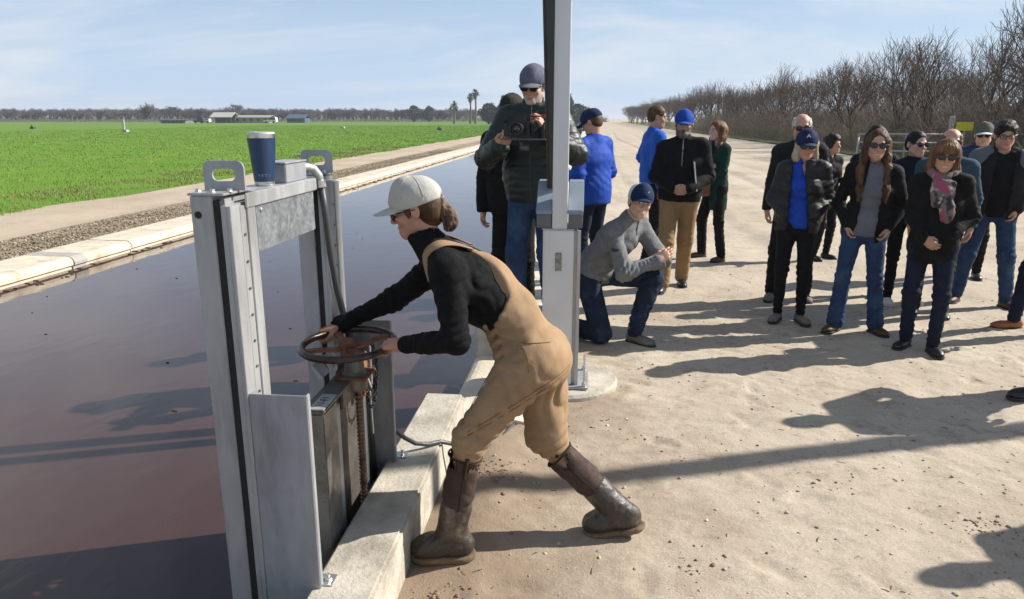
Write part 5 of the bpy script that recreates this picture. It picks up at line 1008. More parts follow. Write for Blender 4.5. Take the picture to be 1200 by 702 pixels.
# ---------------------------------------------------------------- the woman at the wheel
def hero():
    v = A3; P = person('woman in tan bib waders, black sweater and pale cap bending to turn the handwheel', (-.2, 2.66, 0), None)
    J = dict(s=.93, male=False, fw=v([-1, 0, 0]), rt=v([0, 1, 0]), hipL=v([-.215, 2.635, .815]), hipR=v([-.165, 2.81, .80]), waist=v([-.285, 2.72, .965]), chest=v([-.455, 2.72, 1.115]), neck=v([-.585, 2.72, 1.235]),
             shL=v([-.500, 2.575, 1.165]), shR=v([-.560, 2.865, 1.165]), elL=v([-.455, 2.475, .935]), wrL=v([-.665, 2.575, .885]), elR=v([-.79, 2.885, .985]), wrR=v([-1.005, 2.825, .885]),
             headc=v([-.650, 2.72, 1.385]), hfwd=unit([-1, -.04, -.22]), hup=unit([-.22, 0, 1]), kneeL=v([-.425, 2.555, .49]), ankleL=v([-.515, 2.53, .10]), kneeR=v([-.135, 2.785, .385]), ankleR=v([.155, 2.765, .125]))
    J['hdL'] = (v([-1, .25, -.12]), v([-.15, .3, -1]), v([0, 1, .1])); J['hdR'] = (v([-.9, -.25, -.30]), v([-.2, -.1, -1]), v([.1, -1, 0])); s = .93
    H = Head(J['headc'], J['hfwd'], J['hup'], .90); J['H'] = H; sk = A3([.43, .245, .175])
    HF = head_field(H, False, J['neck'] + v([.005, 0, -.02])); V, Fc = HF.mesh(.0042); cols = [skin_cols(V, H, sk, (.03, .018, .012), (.34, .13, .11))]; parts = [(V, Fc)]
    for sd, W, cu in (('L', v([-.683, 2.588, .882]), (.95, .95, .9, .85)), ('R', v([-1.012, 2.822, .884]), (1., 1., 1., 1.))):
        G = Field(); d, n, t = J['hd' + sd]; hand_field(G, W, d, n, t, .92, cu, .75); G.wrinkle(60, .0006, 2); q = G.mesh(.0032); parts.append(q); cols.append(np.tile(sk * A3([1.0, .88, .84]), (len(q[0]), 1)) * (1 + .10 * snoise(q[0], 45, 2, 3))[:, None])
    G = Field(); lat = v([0, 1, 0]); pe = (J['hipL'] + J['hipR']) / 2; G.cone(pe, J['chest'], .07, .07, lat=lat, f=1.3, k=.04); G.cone(J['chest'], J['neck'], .07, .04, k=.04)
    for sd in 'LR': G.cone(J['sh' + sd], J['el' + sd], .03, .025, k=.02); G.cone(J['el' + sd], J['wr' + sd], .025, .02, k=.02); G.cone(J['hip' + sd], J['knee' + sd], .06, .04, k=.02); G.cone(J['knee' + sd], J['ankle' + sd], .04, .03, k=.02)
    q = G.mesh(.02); parts.append(q); cols.append(np.tile(sk, (len(q[0]), 1))); V, Fc = joinm(parts); part('body', (V, Fc), M_skin, P, np.concatenate(cols)); eyes(H, P)
    # ---- black sweater with roll neck
    M_sw = cloth('black_sweater', (.0062, .0060, .0066), .95, .5, .12, 20, spec=.2, bscale=140)
    F = Field(); up = unit(J['neck'] - pe); lat = unit(J['shR'] - J['shL']); c = J['chest']
    belly = unit([-.55, 0, -.8])
    F.cone(pe + up * .10, J['waist'], .098, .094, lat=lat, f=1.4, k=.05); F.cone(J['waist'], c, .094, .108, lat=lat, f=1.38, k=.05); F.cone(c, c + up * .10, .108, .076, lat=lat, f=1.4, k=.05)
    F.ell(c + belly * .035 + up * .02, (.075, .13, .075), k=.05); F.ell((J['waist'] + c) / 2 + belly * .03, (.10, .12, .08), k=.05)
    F.cone(J['shL'], J['shR'], .055, .055, k=.04)
    for sd in 'LR': F.cone(J['neck'], J['sh' + sd], .046, .054, k=.04); F.cone(J['sh' + sd], J['el' + sd], .060, .048, k=.035); F.cone(J['el' + sd], J['wr' + sd], .048, .033, k=.025); F.cone(J['wr' + sd], J['wr' + sd] + unit(J['wr' + sd] - J['el' + sd]) * .012, .034, .034, k=.006)
    ut = unit(J['headc'] - J['neck']); F.cone(J['neck'] - ut * .03, J['neck'] + ut * .045 + v([-.012, 0, 0]), .068, .061, k=.025); F.cone(J['neck'] + ut * .04 + v([-.012, 0, 0]), J['neck'] + ut * .16 + v([-.02, 0, 0]), .0475, .075, op='-', k=.006)
    for sd in 'LR':
        a1, a2 = unit(J['el' + sd] - J['sh' + sd]), unit(J['wr' + sd] - J['el' + sd])
        F.fold(J['el' + sd], a1 - a2 * .2 if sd == 'L' else a2, .036, .0062, .085, 1); F.fold(J['wr' + sd] - a2 * .06, a2, .022, .0045, .055, 2); F.fold(J['sh' + sd] + a1 * .09, unit(a1 + v([.5, 0, .2])), .05, .0065, .10, 3)
        F.fold((J['wr' + sd] + J['el' + sd]) / 2, unit(a2 + v([0, 0, .5])), .05, .003, .10, 5)
    F.fold(J['waist'] + up * .10, unit(up + v([.2, -.5, .5])), .042, .0045, .13, 4); F.fold(c + v([.05, -.1, 0]), unit([.7, 0, .6]), .045, .003, .12, 2); F.wrinkle(8, .0045, 3); F.wrinkle(30, .0008, 9)
    Fs = F; VF = F.mesh(.0062); part('sweater', VF, M_sw, P)
    # ---- tan bib waders
    M_tan = cloth('wader_canvas', (.31, .205, .118), .88, .35, .12, 6, (.225, .148, .088), (.48, .70), spec=.25, bscale=160); M_seam = cloth('seam_brown', (.20, .115, .055)); M_trim = cloth('dark_trim', (.035, .02, .013))
    F = Field(); lt = unit(J['hipR'] - J['hipL']); hc = pe
    F.cone(J['hipL'], J['hipR'], .112, .112, k=.03); F.ell(hc + v([.055, 0, -.005]), (.098, .152, .118), k=.05); F.cone(hc + up * .02, J['waist'] + up * .02, .112, .106, lat=lat, f=1.44, k=.05); F.cone(J['waist'], J['waist'] + up * .17, .106, .112, lat=lat, f=1.40, k=.04)
    F.cone(J['waist'] + up * .15, c + up * .10, .116, .096, lat=lat, f=1.36, k=.04)
    F.ell(J['waist'] + belly * .05 - up * .06, (.10, .14, .07), k=.04)
    kL = J['kneeL'] + v([.0, 0, .03]); F.cone(J['hipL'] + v([.0, -.01, -.02]), kL, .106, .072, k=.05); F.cone(kL, J['kneeL'] + v([-.012, 0, -.055]), .074, .058, k=.02)
    kR = J['kneeR']; F.cone(J['hipR'] + v([0, 0, -.03]), kR + v([-.005, 0, .05]), .106, .084, k=.05); F.cone(kR + v([-.005, 0, .05]), kR + v([.042, 0, -.025]), .088, .058, k=.02)
    # scooped sides under the arms: cloth is kept below the edge and near the spine and chest
    backdir = unit(np.cross(lat, up)); backdir = backdir if backdir[2] > 0 else -backdir
    def keep(P_):
        q = P_ - J['waist']; t = q @ up; b_ = q @ backdir; sw_ = np.abs(q @ lat)
        return np.maximum((.06 + .42 * np.clip(b_, -.16, .14)) - t, np.where(b_ > 0, .118 - .44 * np.clip(t - .05, 0, .3), .10) - sw_)
    F.cut(keep, .010)
    F.plane(c + up * .085, up, k=.006)
    F.fold(J['hipL'] + v([-.07, -.03, .03]), unit([-.4, 0, 1]), .045, .012, .085, 0); F.fold(J['hipL'] + v([-.02, -.05, -.10]), unit([.75, 0, .6]), .055, .008, .12, 2); F.fold(J['waist'] + v([-.03, -.08, -.04]), unit([-.3, 0, 1]), .04, .009, .085, 1)
    F.fold(kL + v([0, 0, .02]), unit([.25, 0, 1]), .045, .008, .09, 2); F.fold(kR + v([0, 0, .02]), unit([-.5, 0, 1]), .042, .010, .095, 1); F.fold(J['kneeL'] + v([0, 0, -.03]), [0, 0, 1], .026, .006, .06, 1); F.fold(kR + v([.03, 0, -.01]), unit([-.5, 0, 1]), .024, .007, .06, 1)
    F.fold(J['hipR'] + v([.08, 0, -.12]), unit([1, 0, .12]), .05, .010, .14, 1); F.fold((J['hipL'] + kL) / 2 + v([0, -.03, 0]), unit([.8, 0, .6]), .07, .006, .15, 3); F.fold(hc + v([.10, -.05, .03]), unit([1, 0, -.6]), .09, .005, .14, 0); F.wrinkle(5, .007, 14); F.wrinkle(12, .0035, 15)
    Fw = F; wo_ = part('bib_waders', F.mesh(.0068), M_tan, P)
    def seam(pts, d, name='seam', m=M_seam, r=.0015, off=.0012, par=wo_, fld=None):
        fld = fld or Fw; out = [fld.surf(v(p) + unit(d) * .35, -unit(d)) for p in pts]; out = [q_ + unit(d) * off for q_ in out if q_ is not None]; mb = MB(); mb.tube(out, r, 6); o = mb.build(name, m, None, smooth=True); o.parent = par; return out
    sp_ = lambda a, b, n: [v(a) * (1 - t) + v(b) * t for t in np.linspace(0, 1, n)]
    bez = lambda a, b, c_, n=14: [v(a) * (1 - t) ** 2 + 2 * v(b) * t * (1 - t) + v(c_) * t * t for t in np.linspace(0, 1, n)]
    cam_d = v([.1, -1, .25])
    seam(bez([-.02, 2.6, .83], [-.16, 2.6, .72], [-.43, 2.55, .56]), cam_d); seam(bez([-.015, 2.6, .82], [-.15, 2.6, .706], [-.43, 2.55, .545]), cam_d)
    seam(bez([-.08, 2.6, .96], [.0, 2.6, .90], [-.02, 2.6, .82]), cam_d); seam(bez([-.235, 2.6, .90], [-.20, 2.6, .845], [-.205, 2.6, .79], 8), cam_d); seam(bez([-.23, 2.6, .90], [-.16, 2.6, .90], [-.12, 2.6, .905], 8), cam_d)
    seam(bez([-.34, 2.6, .80], [-.38, 2.6, .72], [-.46, 2.55, .58], 10), cam_d); seam(bez([.02, 2.7, .80], [.02, 2.75, .6], [-.04, 2.78, .45], 12), v([.6, -1, .1]))
    # ---- straps over the shoulders, crossing on the back
    for g in (-1, 1):
        path = [c + up * .075 + lat * g * .045 + backdir * .1, c + up * .14 + lat * g * .062 + backdir * .07, J['neck'] + lat * g * .085 + up * .0 + backdir * .03, J['neck'] + lat * g * .098 + up * .012 - backdir * .045, c + up * .10 + lat * g * .09 - backdir * .10, c + lat * g * .075 - backdir * .16]
        pts = []
        cen = c + up * .06
        for p in path: d = unit((p - (cen + up * ((p - cen) @ up) * .75 + lat * g * .05))); q_ = Fs.surf(p + d * .15, -d); pts.append(q_ + d * .004) if q_ is not None and (not pts or .02 < np.linalg.norm(q_ - pts[-1]) < .15) else None
        dense = []
        for i in range(len(pts) - 1):
            for t in np.linspace(0, 1, 5)[:-1]:
                p0 = pts[max(i - 1, 0)]; p1 = pts[i]; p2 = pts[i + 1]; p3 = pts[min(i + 2, len(pts) - 1)]; dense.append(.5 * ((2 * p1) + (p2 - p0) * t + (2 * p0 - 5 * p1 + 4 * p2 - p3) * t * t + (-p0 + 3 * p1 - 3 * p2 + p3) * t ** 3))
        dense.append(pts[-1]); vs = []; cen2 = c + up * .02
        for i, p in enumerate(dense):
            tn = unit(dense[min(i + 1, len(dense) - 1)] - dense[max(i - 1, 0)]); nr = unit(p - (cen2 + up * ((p - cen2) @ up) * .8 + lat * g * .05)); nr = unit(nr - tn * (nr @ tn)); sdv = np.cross(tn, nr); wd = .021
            p = p + nr * .002
            vs += [p + sdv * wd + nr * .0, p + sdv * wd * .9 + nr * .004, p - sdv * wd * .9 + nr * .004, p - sdv * wd + nr * .0, p - nr * .003]
        fs = [(5 * i + k, 5 * i + (k + 1) % 5, 5 * i + 5 + (k + 1) % 5, 5 * i + 5 + k) for i in range(len(dense) - 1) for k in range(5)]
        mb = MB(); mb.add(vs, fs); o = mb.build('shoulder_strap', M_tan, P, smooth=True)
    # ---- neoprene topped boots
    M_neo = mat('brown_neoprene', (.052, .032, .024), .75, 0, .22, 10, .3, 80, .3, (.11, .085, .06), (.55, .75)); M_rub = mat('muddy_rubber', (.045, .036, .028), .45, 0, .3, 12, .35, 50, .5, (.20, .15, .10), (.50, .66)); M_mud = mat('mud', (.17, .12, .075), .95, 0, .3, 20, .6, 70, .2)
    def boot(top, ank, toe, fl, lift):
        """top: centre of the boot mouth; ank: ankle; toe: direction of the foot; fl: how far the toe points up"""
        top, ank = v(top), v(ank); ax = unit(top - ank); d = unit(toe); l = unit(np.cross(d, [0, 0, 1])); u = np.cross(l, d); M = np.stack([l, d, u], 1); Q = lambda x, y, z: ank + l * x + d * y + u * z
        F = Field(); F.cone(top + ax * .05, ank + ax * .20, .066, .060, k=.02); F.cone(ank + ax * .20, ank + ax * .03, .060, .050, k=.02); F.plane(top + ax * .006, ax, k=.004); F.cone(top - ax * .02, top + ax * .08, .058, .064, op='-', k=.004)
        F.fold(ank + ax * .12, ax, .05, .004, .12, 1); F.wrinkle(18, .0025, 3); sh = part('boot_shaft', F.mesh(.0062), M_neo, P)
        G = Field(); G.cone(ank + ax * .145, ank + ax * .02, .062, .058, k=.03); G.ell(Q(0, -.035, -.035), (.046, .052, .058) and v([.047, .054, .060]), M, k=.03); G.ell(Q(0, .055, -.038), v([.049, .085, .048]), M, k=.04); G.ell(Q(0, .105, -.045), v([.049, .062, .042]), M, k=.035); G.plane(Q(0, 0, -.088), -u, k=.004); G.plane(ank + ax * .15, ax, k=.01)
        G.fold(Q(0, .03, .0), d + ax, .03, .005, .06, 1); G.wrinkle(25, .0022, 8); ft = part('boot_foot', G.mesh(.0062), M_rub, P)
        K = Field(); K.ell(Q(0, -.035, -.08), v([.052, .060, .04]), M, k=.02); K.ell(Q(0, .05, -.08), v([.051, .09, .04]), M, k=.03); K.ell(Q(0, .105, -.08), v([.053, .066, .04]), M, k=.03); K.plane(Q(0, 0, -.072), u, k=.002); K.plane(Q(0, 0, -.100), -u, k=.002); K.wrinkle(40, .002, 4)
        so_ = link('sole', mesh_np('sole', *K.mesh(.006), True), M_mud); so_.parent = ft
        # pull strap, binding and side seam
        mb = MB(); e = unit(np.cross(ax, l)); ring = [top + ax * .004 + (l * math.cos(t) + e * math.sin(t)) * .0655 for t in np.linspace(0, 2 * math.pi, 33)]; mb.tube(ring, .0042, 6, False); o = mb.build('top_binding', M_trim, None, smooth=True); o.parent = sh
        sd = unit(v([.25, -1, 0]) - ax * (v([.25, -1, 0]) @ ax)); p = [F.surf(top - ax * t + sd * .2, -sd) for t in (.008, .03, .06)]; mb = MB(); mb.tube([top + ax * .02 + sd * .067, p[0] + sd * .003, p[2] + sd * .003], .008, 6); o = mb.build('pull_tab', M_trim, None); o.parent = sh
        p = [F.surf(top - ax * t + sd * .2, -sd) for t in np.linspace(.01, .22, 10)]; p = [q_ for q_ in p if q_ is not None]; mb = MB(); mb.tube(p, .003, 6); o = mb.build('side_seam', M_trim, None, smooth=True); o.parent = sh
        return ank
    boot([-.445, 2.553, .445], [-.505, 2.535, .105], [-1, -.05, -.06], 0, 0); boot([-.085, 2.785, .355], [.165, 2.765, .128], [-.93, .06, -.22], 0, 0)
    # ---- hair, pony tail, cap, glasses
    w, M = H.w, H.M; G = Field(); sc = .90; hb = HAIR['brown']
    G.ell(w(0, -.02, .02), v([.083, .103, .080]) * sc, M, k=.02); G.ell(w(0, -.060, -.03), v([.070, .055, .065]) * sc, M, k=.03); G.ell(w(0, .115, -.03), v([.10, .104, .11]) * sc, M, op='-', k=.012)
    for x in (-1, 1): G.ell(w(x * .085, .0, -.03), v([.022, .030, .040]) * sc, M, op='-', k=.01); G.cone(w(x * .066, .028, .005), w(x * .071, .022, -.026), .008, .005, k=.01)
    G.wrinkle(40, .0018, 4); o = part('hair', G.mesh(.0048), hb, P)
    G = Field(); G.chain([w(0, -.10, -.010), w(0, -.120, -.032), w(-.006, -.132, -.062), w(-.012, -.132, -.092), w(-.012, -.120, -.115)], [.016, .021, .026, .023, .011], lat=M[:, 0], f=1.15, k=.02); G.disp.append(lambda P_: (lambda q: .0022 * np.sin(q[:, 0] * 420 + 2.5 * np.sin(q[:, 2] * 45 + q[:, 1] * 20)) + .0028 * np.sin((q[:, 1] + .6 * q[:, 2]) * 130 + 2 * np.sin(q[:, 0] * 90)))(H.loc(P_))); G.ell(w(0, -.108, .012), v([.034, .020, .030]) * sc, M, k=.01); q = link('pony_tail', mesh_np('pony_tail', *G.mesh(.0042), True), hairmat('brown_shine', (.055, .032, .022), (.16, .10, .065))); q.parent = o
    mc = cloth('pale_cap', (.44, .43, .39), .9, .3, .06, 12); cp = cap(H, P, mc, None, .020, 0, .0052, brimlen=.088, oh=-.004, notch=True)
    G = Field(); G.box(w(0, -.122, .012), v([.022, .004, .012]), M, rd=.003); q = link('cap_strap', mesh_np('cap_strap', *G.mesh(.003), True), mc); q.parent = cp
    shades(H, P, mat('tortoise', (.035, .016, .01), .25, 0, .3, 60), True, 'glasses', .0022, -.010)
    mg = bpy.data.materials.new('spectacle_glass'); mg.use_nodes = True; b = mg.node_tree.nodes['Principled BSDF']; b.inputs['Transmission Weight'].default_value = 1; b.inputs['Roughness'].default_value = .02; b.inputs['IOR'].default_value = 1.1; b.inputs['Base Color'].default_value = (.75, .72, .7, 1)
hero()
# ---------------------------------------------------------------- bare orchard trees
M_bark = mat('grey_bark', (.085, .070, .058), .95, 0, .3, 14, .5, 60, .2); M_twig = mat('winter_twig', (.092, .066, .050), .9, 0, .35, 3, spec=.2); M_twigf = mat('hazed_twig', (.165, .135, .135), .95, 0, .2, .3, spec=.1)  # far twigs paler and greyer: distance haze is put into their colour
class Sticks:
    def __init__(s): s.a = []; s.b = []; s.ra = []; s.rb = []
    def add(s, a, b, ra, rb): s.a.append(a); s.b.append(b); s.ra.append(ra); s.rb.append(rb)
    def mesh(s, name, n=3):
        a, b, ra, rb = map(np.array, (s.a, s.b, s.ra, s.rb)); d = b - a; d /= np.linalg.norm(d, axis=1)[:, None] + 1e-9; u = np.cross(d, A3([.31, .22, .93])); u /= np.linalg.norm(u, axis=1)[:, None] + 1e-9; v = np.cross(d, u); V = []
        for p, r in ((a, ra), (b, rb)):
            for k in range(n): t = 2 * math.pi * k / n; V.append(p + (u * math.cos(t) + v * math.sin(t)) * r[:, None])
        V = np.stack(V, 1); m = len(a); f = np.array([(k, (k + 1) % n, n + (k + 1) % n, n + k) for k in range(n)]); F_ = f[None] + (np.arange(m) * 2 * n)[:, None, None]; return mesh_np(name, V.reshape(-1, 3), F_.reshape(-1, 4), True)
def bare_tree(seed, Ht=5., spreadf=1., twigs=1., depth=5, fine=.0045):
    rs = np.random.RandomState(seed); T = Sticks(); C = Sticks()
    def grow(p, d, L, r, k):
        nseg = 3; q = p
        for i in range(nseg):
            d = unit(d + rs.normal(size=3) * .13 + A3([0, 0, .10])); e = q + d * L / nseg; (T if k == 0 else C).add(q, e, r * (1 - .22 * i / nseg), r * (1 - .22 * (i + 1) / nseg))
            if 0 < k < depth and i > 0 or (k == depth - 1):
                for _ in range(1 if rs.rand() < .75 * twigs else 2 if twigs > .9 else 0):
                    a = rs.rand() * 6.28; s_ = unit(np.cross(d, A3([math.cos(a), math.sin(a), .3]))); tw(e, unit(d * .8 + s_ * .9 + A3([0, 0, .2])), L * rs.uniform(.35, .8), max(fine, r * .35))
            q = e
        if k < depth:
            nb = 4 if k == 0 else rs.choice([2, 3]) if k < 4 else 2; a0 = rs.rand() * 6.28
            for j in range(nb):
                a = a0 + j * 6.28 / nb + rs.normal() * .25; s_ = unit(A3([math.cos(a), math.sin(a), 0]) - d * (A3([math.cos(a), math.sin(a), 0]) @ d)); op_ = rs.uniform(.55, .95) if k == 0 else rs.uniform(.3, .8)
                grow(q, unit(d * 1. + s_ * op_ * spreadf), L * rs.uniform(.72, .95), r * rs.uniform(.55, .72), k + 1)
    def tw(p, d, L, r):
        q = p
        for i in range(2): d = unit(d + rs.normal(size=3) * .18 + A3([0, 0, .12])); e = q + d * L / 2; C.add(q, e, r * (1 - .35 * i), r * (.65 - .3 * i)); q = e
        if L > .3 and rs.rand() < .6 * twigs: tw(q - d * L * .3, unit(d + rs.normal(size=3) * .5), L * .6, r * .7)
    grow(A3([0, 0, -.05]), unit([rs.normal() * .06, rs.normal() * .06, 1]), 1.0, .11, 0); z = max(x[2] for x in C.b); k = Ht / z
    for S_ in (T, C): S_.a = [x * k for x in S_.a]; S_.b = [x * k for x in S_.b]; S_.ra = [r_ / 5.6 for r_ in S_.ra]; S_.rb = [r_ / 5.6 for r_ in S_.rb]
    return T.mesh('trunk', 7), C.mesh('crown', 3), len(C.a)
variants = [bare_tree(100 + i, 1.0, .85 + .1 * (i % 3), 1.3, 6, .006) for i in range(6)]; print('sticks', [v[2] for v in variants])
for t, c, n in variants: t.materials.append(M_bark); c.materials.append(M_twig)
def put_tree(x, y, h, var, rz, parts=True, label=None, group=None, z=0, name='orchard_tree', wid=1.):
    t, c, n = variants[var % 6]
    r = empty(name, (x, y, z), rz); r.scale = (h * wid, h * wid, h)
    for me, nm in ((t, 'trunk'), (c, 'crown')): o = bpy.data.objects.new(nm, me); COL.objects.link(o); o.parent = r
    return tag(r, label, 'tree', group)
rs = np.random.RandomState(77); OG = 'bare orchard trees right of the road'; OL = 'bare leafless orchard tree in the rows right of the dirt road'
# trees were grown 1 m tall: a twig radius of .0045 then would vanish, so the variants keep real radii
cnt = 0
for ri, X in enumerate((14.4, 20, 26, 32)):
    Y = 13 + ri * 2.2
    while Y < (265 if ri == 0 else 120 if ri == 1 else 75):
        x = X + rs.normal() * .35; y = Y + rs.normal() * .35
        dist = math.hypot(x, y); h = (5.1 + .9 * rs.rand()) if dist > 60 else (4.6 + 1.1 * rs.rand()) if dist > 34 else 4.7 + .8 * rs.rand()
        put_tree(x, y, h, rs.randint(6), rs.rand() * 6.28, label=OL, group=OG); cnt += 1; Y += 5.0 if ri else 4.1
# big ragged ones close by at the right
for x, y, h, v in ((21.0, 27.5, 6.9, 0), (24.3, 25.5, 7.0, 3), (16.8, 27.0, 5.4, 2), (19.0, 33.5, 6.6, 4)): put_tree(x, y, h, v, v * 1.3, label='tall ragged bare tree rising above the orchard rows at the right', group='tall ragged trees at the right', wid=.8)
# brush, prunings and dry weeds along the foot of the orchard
def brush(name, label, cat, xy, n, L, hgt, m, seed, r=.006):
    rs = np.random.RandomState(seed); S_ = Sticks()
    for i in range(n):
        x, y = xy(rs); a = rs.rand() * 6.28; l = rs.uniform(*L); el = rs.uniform(-.1, .9); p = A3([x, y, rs.rand() ** 2 * hgt * .6]); d = A3([math.cos(a) * math.cos(el), math.sin(a) * math.cos(el), math.sin(el) * hgt]); S_.add(p, p + unit(d) * l, r, r * .4)
    me = S_.mesh(name, 3); me.materials.append(m); return tag(link(name, me), label, cat, kind='stuff')
brush('brush_pile', 'tangled grey prunings and brush heaped along the orchard edge', 'brush', lambda r: (13.4 + r.rand() * 5.5, 24 + 75 * r.rand() ** 1.3), 24000, (.5, 2.1), 2.9, mat('old_brush', (.115, .085, .062), .95, var=.4, vscale=1), 3, .010)
brush('orchard_depth', 'dense grey tangle of bare orchard rows receding behind the first rows', 'orchard', lambda r: (lambda t: (33 + 3 * t + r.rand() * 40, 22 + 230 * t))(r.rand() ** 1.4), 42000, (1.0, 3.4), 2.4, mat('deep_twig', (.095, .074, .062), .95, 0, .3, .3, spec=.1), 31, .028)
brush('dry_weeds', 'tawny dry weeds at the foot of the orchard rows', 'weeds', lambda r: (12.6 + r.rand() * 4.5, 16 + 150 * r.rand() ** 1.6), 16000, (.15, .55), 1.6, mat('dry_weed', (.20, .14, .085), .95, var=.3, vscale=2), 4, .007)
M_og = mat('orchard_grass', (.10, .155, .04), .9, 0, .3, .8, .4, 20, .2, (.17, .14, .07), (.45, .6))
fy2 = np.arange(14, 300, 2.5); sheet('orchard_floor', np.concatenate([np.arange(12.4, 20, .8), np.arange(20, 80, 5)]), fy2, lambda x, y: .05 + .05 * snoise(np.stack([x, y], 1), .5, 3, 2) + .07 * (x < 13) * 0, M_og)
brush('orchard_grass', 'green winter grass under the orchard trees', 'grass', lambda r: (12.2 + r.rand() * 7, 22 + 160 * r.rand() ** 1.5), 15000, (.10, .32), 2.2, mat('grass_blade2', (.10, .16, .035), .9, var=.3, vscale=.5), 5, .005)
# gate, post and yellow sign in front of the orchard
pg = empty('pipe_gate', (12.1, 26.0, 0)); tag(pg, 'grey metal pipe gate standing across the orchard entrance', 'gate'); Mg = mat('gate_grey', (.30, .31, .31), .5, .5)
mb = MB()
for z in (.35, .62, .90, 1.18):
    mb = MB(); mb.tube([(9.3, 26.8, z), (12.1, 26.0, z)], .028, 8); mb.build('rail', Mg, pg, smooth=True)
for x, y in ((9.3, 26.8), (10.7, 26.4), (12.1, 26.0)): mb = MB(); mb.tube([(x, y, .1), (x, y, 1.2)], .03, 8); mb.build('upright', Mg, pg, smooth=True)
fp = empty('fence_post', (12.2, 26.6, 0)); tag(fp, 'tall grey post beside the pipe gate at the orchard entrance', 'post'); mb = MB(); mb.tube([(12.2, 26.6, -.2), (12.2, 26.6, 1.72)], .075, 12); mb.lathe([(.085, 1.72), (.08, 1.76), (.04, 1.79)], (12.2, 26.6, 0), 12); mb.build('post_shaft', mat('post_concrete', (.30, .30, .29), .9, bump=.3), fp, auto=True)
sg = empty('sign', (12.6, 26.5, 0)); tag(sg, 'small yellow sign on a thin post beside the orchard gate', 'sign'); mb = MB(); mb.box(12.30, 12.84, 26.46, 26.475, 1.30, 1.58); mb.build('sign_board', mat('sign_yellow', (.62, .58, .02), .5), sg, bevel=.003); mb = MB(); mb.tube([(12.6, 26.5, -.1), (12.6, 26.5, 1.55)], .025, 8); mb.build('sign_post', Mg, sg)
# ---------------------------------------------------------------- field grass
def grass(name, n, area, hgt, wd, m, seed, label, pw=1.):
    rs = np.random.RandomState(seed); x = area[1] - (area[1] - area[0]) * rs.rand(n) ** pw; y = area[2] + (area[3] - area[2]) * rs.rand(n) ** 2.2
    cl = snoise(np.stack([x, y], 1), .9, 4, 3); keep = cl + rs.normal(size=n) * .5 > -.55 + .35 * np.clip((x + 13.5) / 3, 0, 1); x, y = x[keep], y[keep]; n = len(x); dist = np.hypot(x, y); k = np.clip(dist / 14, 1, 6)
    h = hgt * rs.uniform(.5, 1.3, n) * (1 + .12 * cl[keep]); w_ = wd * k; a = rs.rand(n) * 6.28; la = rs.rand(n) * 6.28; ll = h * rs.uniform(.1, .7, n); V = np.empty((n, 3, 3)); V[:, 0] = np.stack([x - np.cos(a) * w_, y - np.sin(a) * w_, x * 0], 1); V[:, 1] = np.stack([x + np.cos(a) * w_, y + np.sin(a) * w_, x * 0], 1); V[:, 2] = np.stack([x + np.cos(la) * ll, y + np.sin(la) * ll, h], 1)
    me = mesh_np(name, V.reshape(-1, 3), np.arange(n * 3).reshape(-1, 3)); me.materials.append(m); return tag(link(name, me), label, 'grass', kind='stuff')
M_gr = mat('grass_blade', (.125, .275, .022), .75, 0, .25, .35, spec=.2, col2=(.17, .24, .035), c2=(.45, .6)); M_gry = mat('grass_tan', (.22, .18, .08), .9, 0, .3, 2)
grass('field_grass', 240000, (-75, -10.6, 8, 170), .055, .0065, M_gr, 1, 'short bright green crop growing over the whole field', 1.35)
grass('field_edge_grass', 16000, (-13.2, -10.4, 6, 45), .06, .006, M_gry, 2, 'sparse tan and green grass along the field edge', .8)
# ---------------------------------------------------------------- far side of the field
TG = 'far bare orchard trees beyond the green field'; TL = 'far bare tree in the grey orchard line beyond the field'
fm = [c.copy() for t, c, n in variants[:4]]
def thick(me, k):
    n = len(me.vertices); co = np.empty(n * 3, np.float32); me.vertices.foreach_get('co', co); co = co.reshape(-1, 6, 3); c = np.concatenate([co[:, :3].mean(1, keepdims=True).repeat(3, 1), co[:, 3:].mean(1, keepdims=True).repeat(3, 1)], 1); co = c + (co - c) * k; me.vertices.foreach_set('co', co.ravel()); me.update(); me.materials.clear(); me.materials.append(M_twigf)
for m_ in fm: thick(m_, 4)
rs = np.random.RandomState(5)
def far_xy(px, D):
    a = math.atan((px - 600) / 876.) - R(5.864) + 0; return D * math.sin(a) / math.cos(a + R(5.864)), D * math.cos(a) / math.cos(a + R(5.864))
k = 0
for px in np.linspace(-60, 556, 190):
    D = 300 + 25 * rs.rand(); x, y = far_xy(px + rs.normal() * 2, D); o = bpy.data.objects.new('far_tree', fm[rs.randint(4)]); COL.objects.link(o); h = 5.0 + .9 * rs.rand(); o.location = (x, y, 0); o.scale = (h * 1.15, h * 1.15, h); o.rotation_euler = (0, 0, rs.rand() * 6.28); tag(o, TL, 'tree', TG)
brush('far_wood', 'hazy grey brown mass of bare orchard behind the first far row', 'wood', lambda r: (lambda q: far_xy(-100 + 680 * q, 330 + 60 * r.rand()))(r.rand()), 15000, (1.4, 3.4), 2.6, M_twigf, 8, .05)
def big_bare(px, D, h, label, wd=1.1): x, y = far_xy(px, D); o = bpy.data.objects.new('bare_shade_tree', fm[int(px) % 4]); COL.objects.link(o); o.location = (x, y, 0); o.scale = (h * wd, h * wd, h); o.rotation_euler = (0, 0, px); tag(o, label, 'tree')
big_bare(173, 240, 6.6, 'big round bare shade tree left of the farm buildings, tallest on the left skyline'); big_bare(200, 250, 5.8, 'second bare shade tree just right of the big round one'); big_bare(222, 255, 5.3, 'third bare tree left of the white roofed barn'); big_bare(236, 255, 5.2, 'low bare tree touching the left side of the white roofed barn'); big_bare(276, 290, 7.2, 'bare tree rising behind the long pale building')
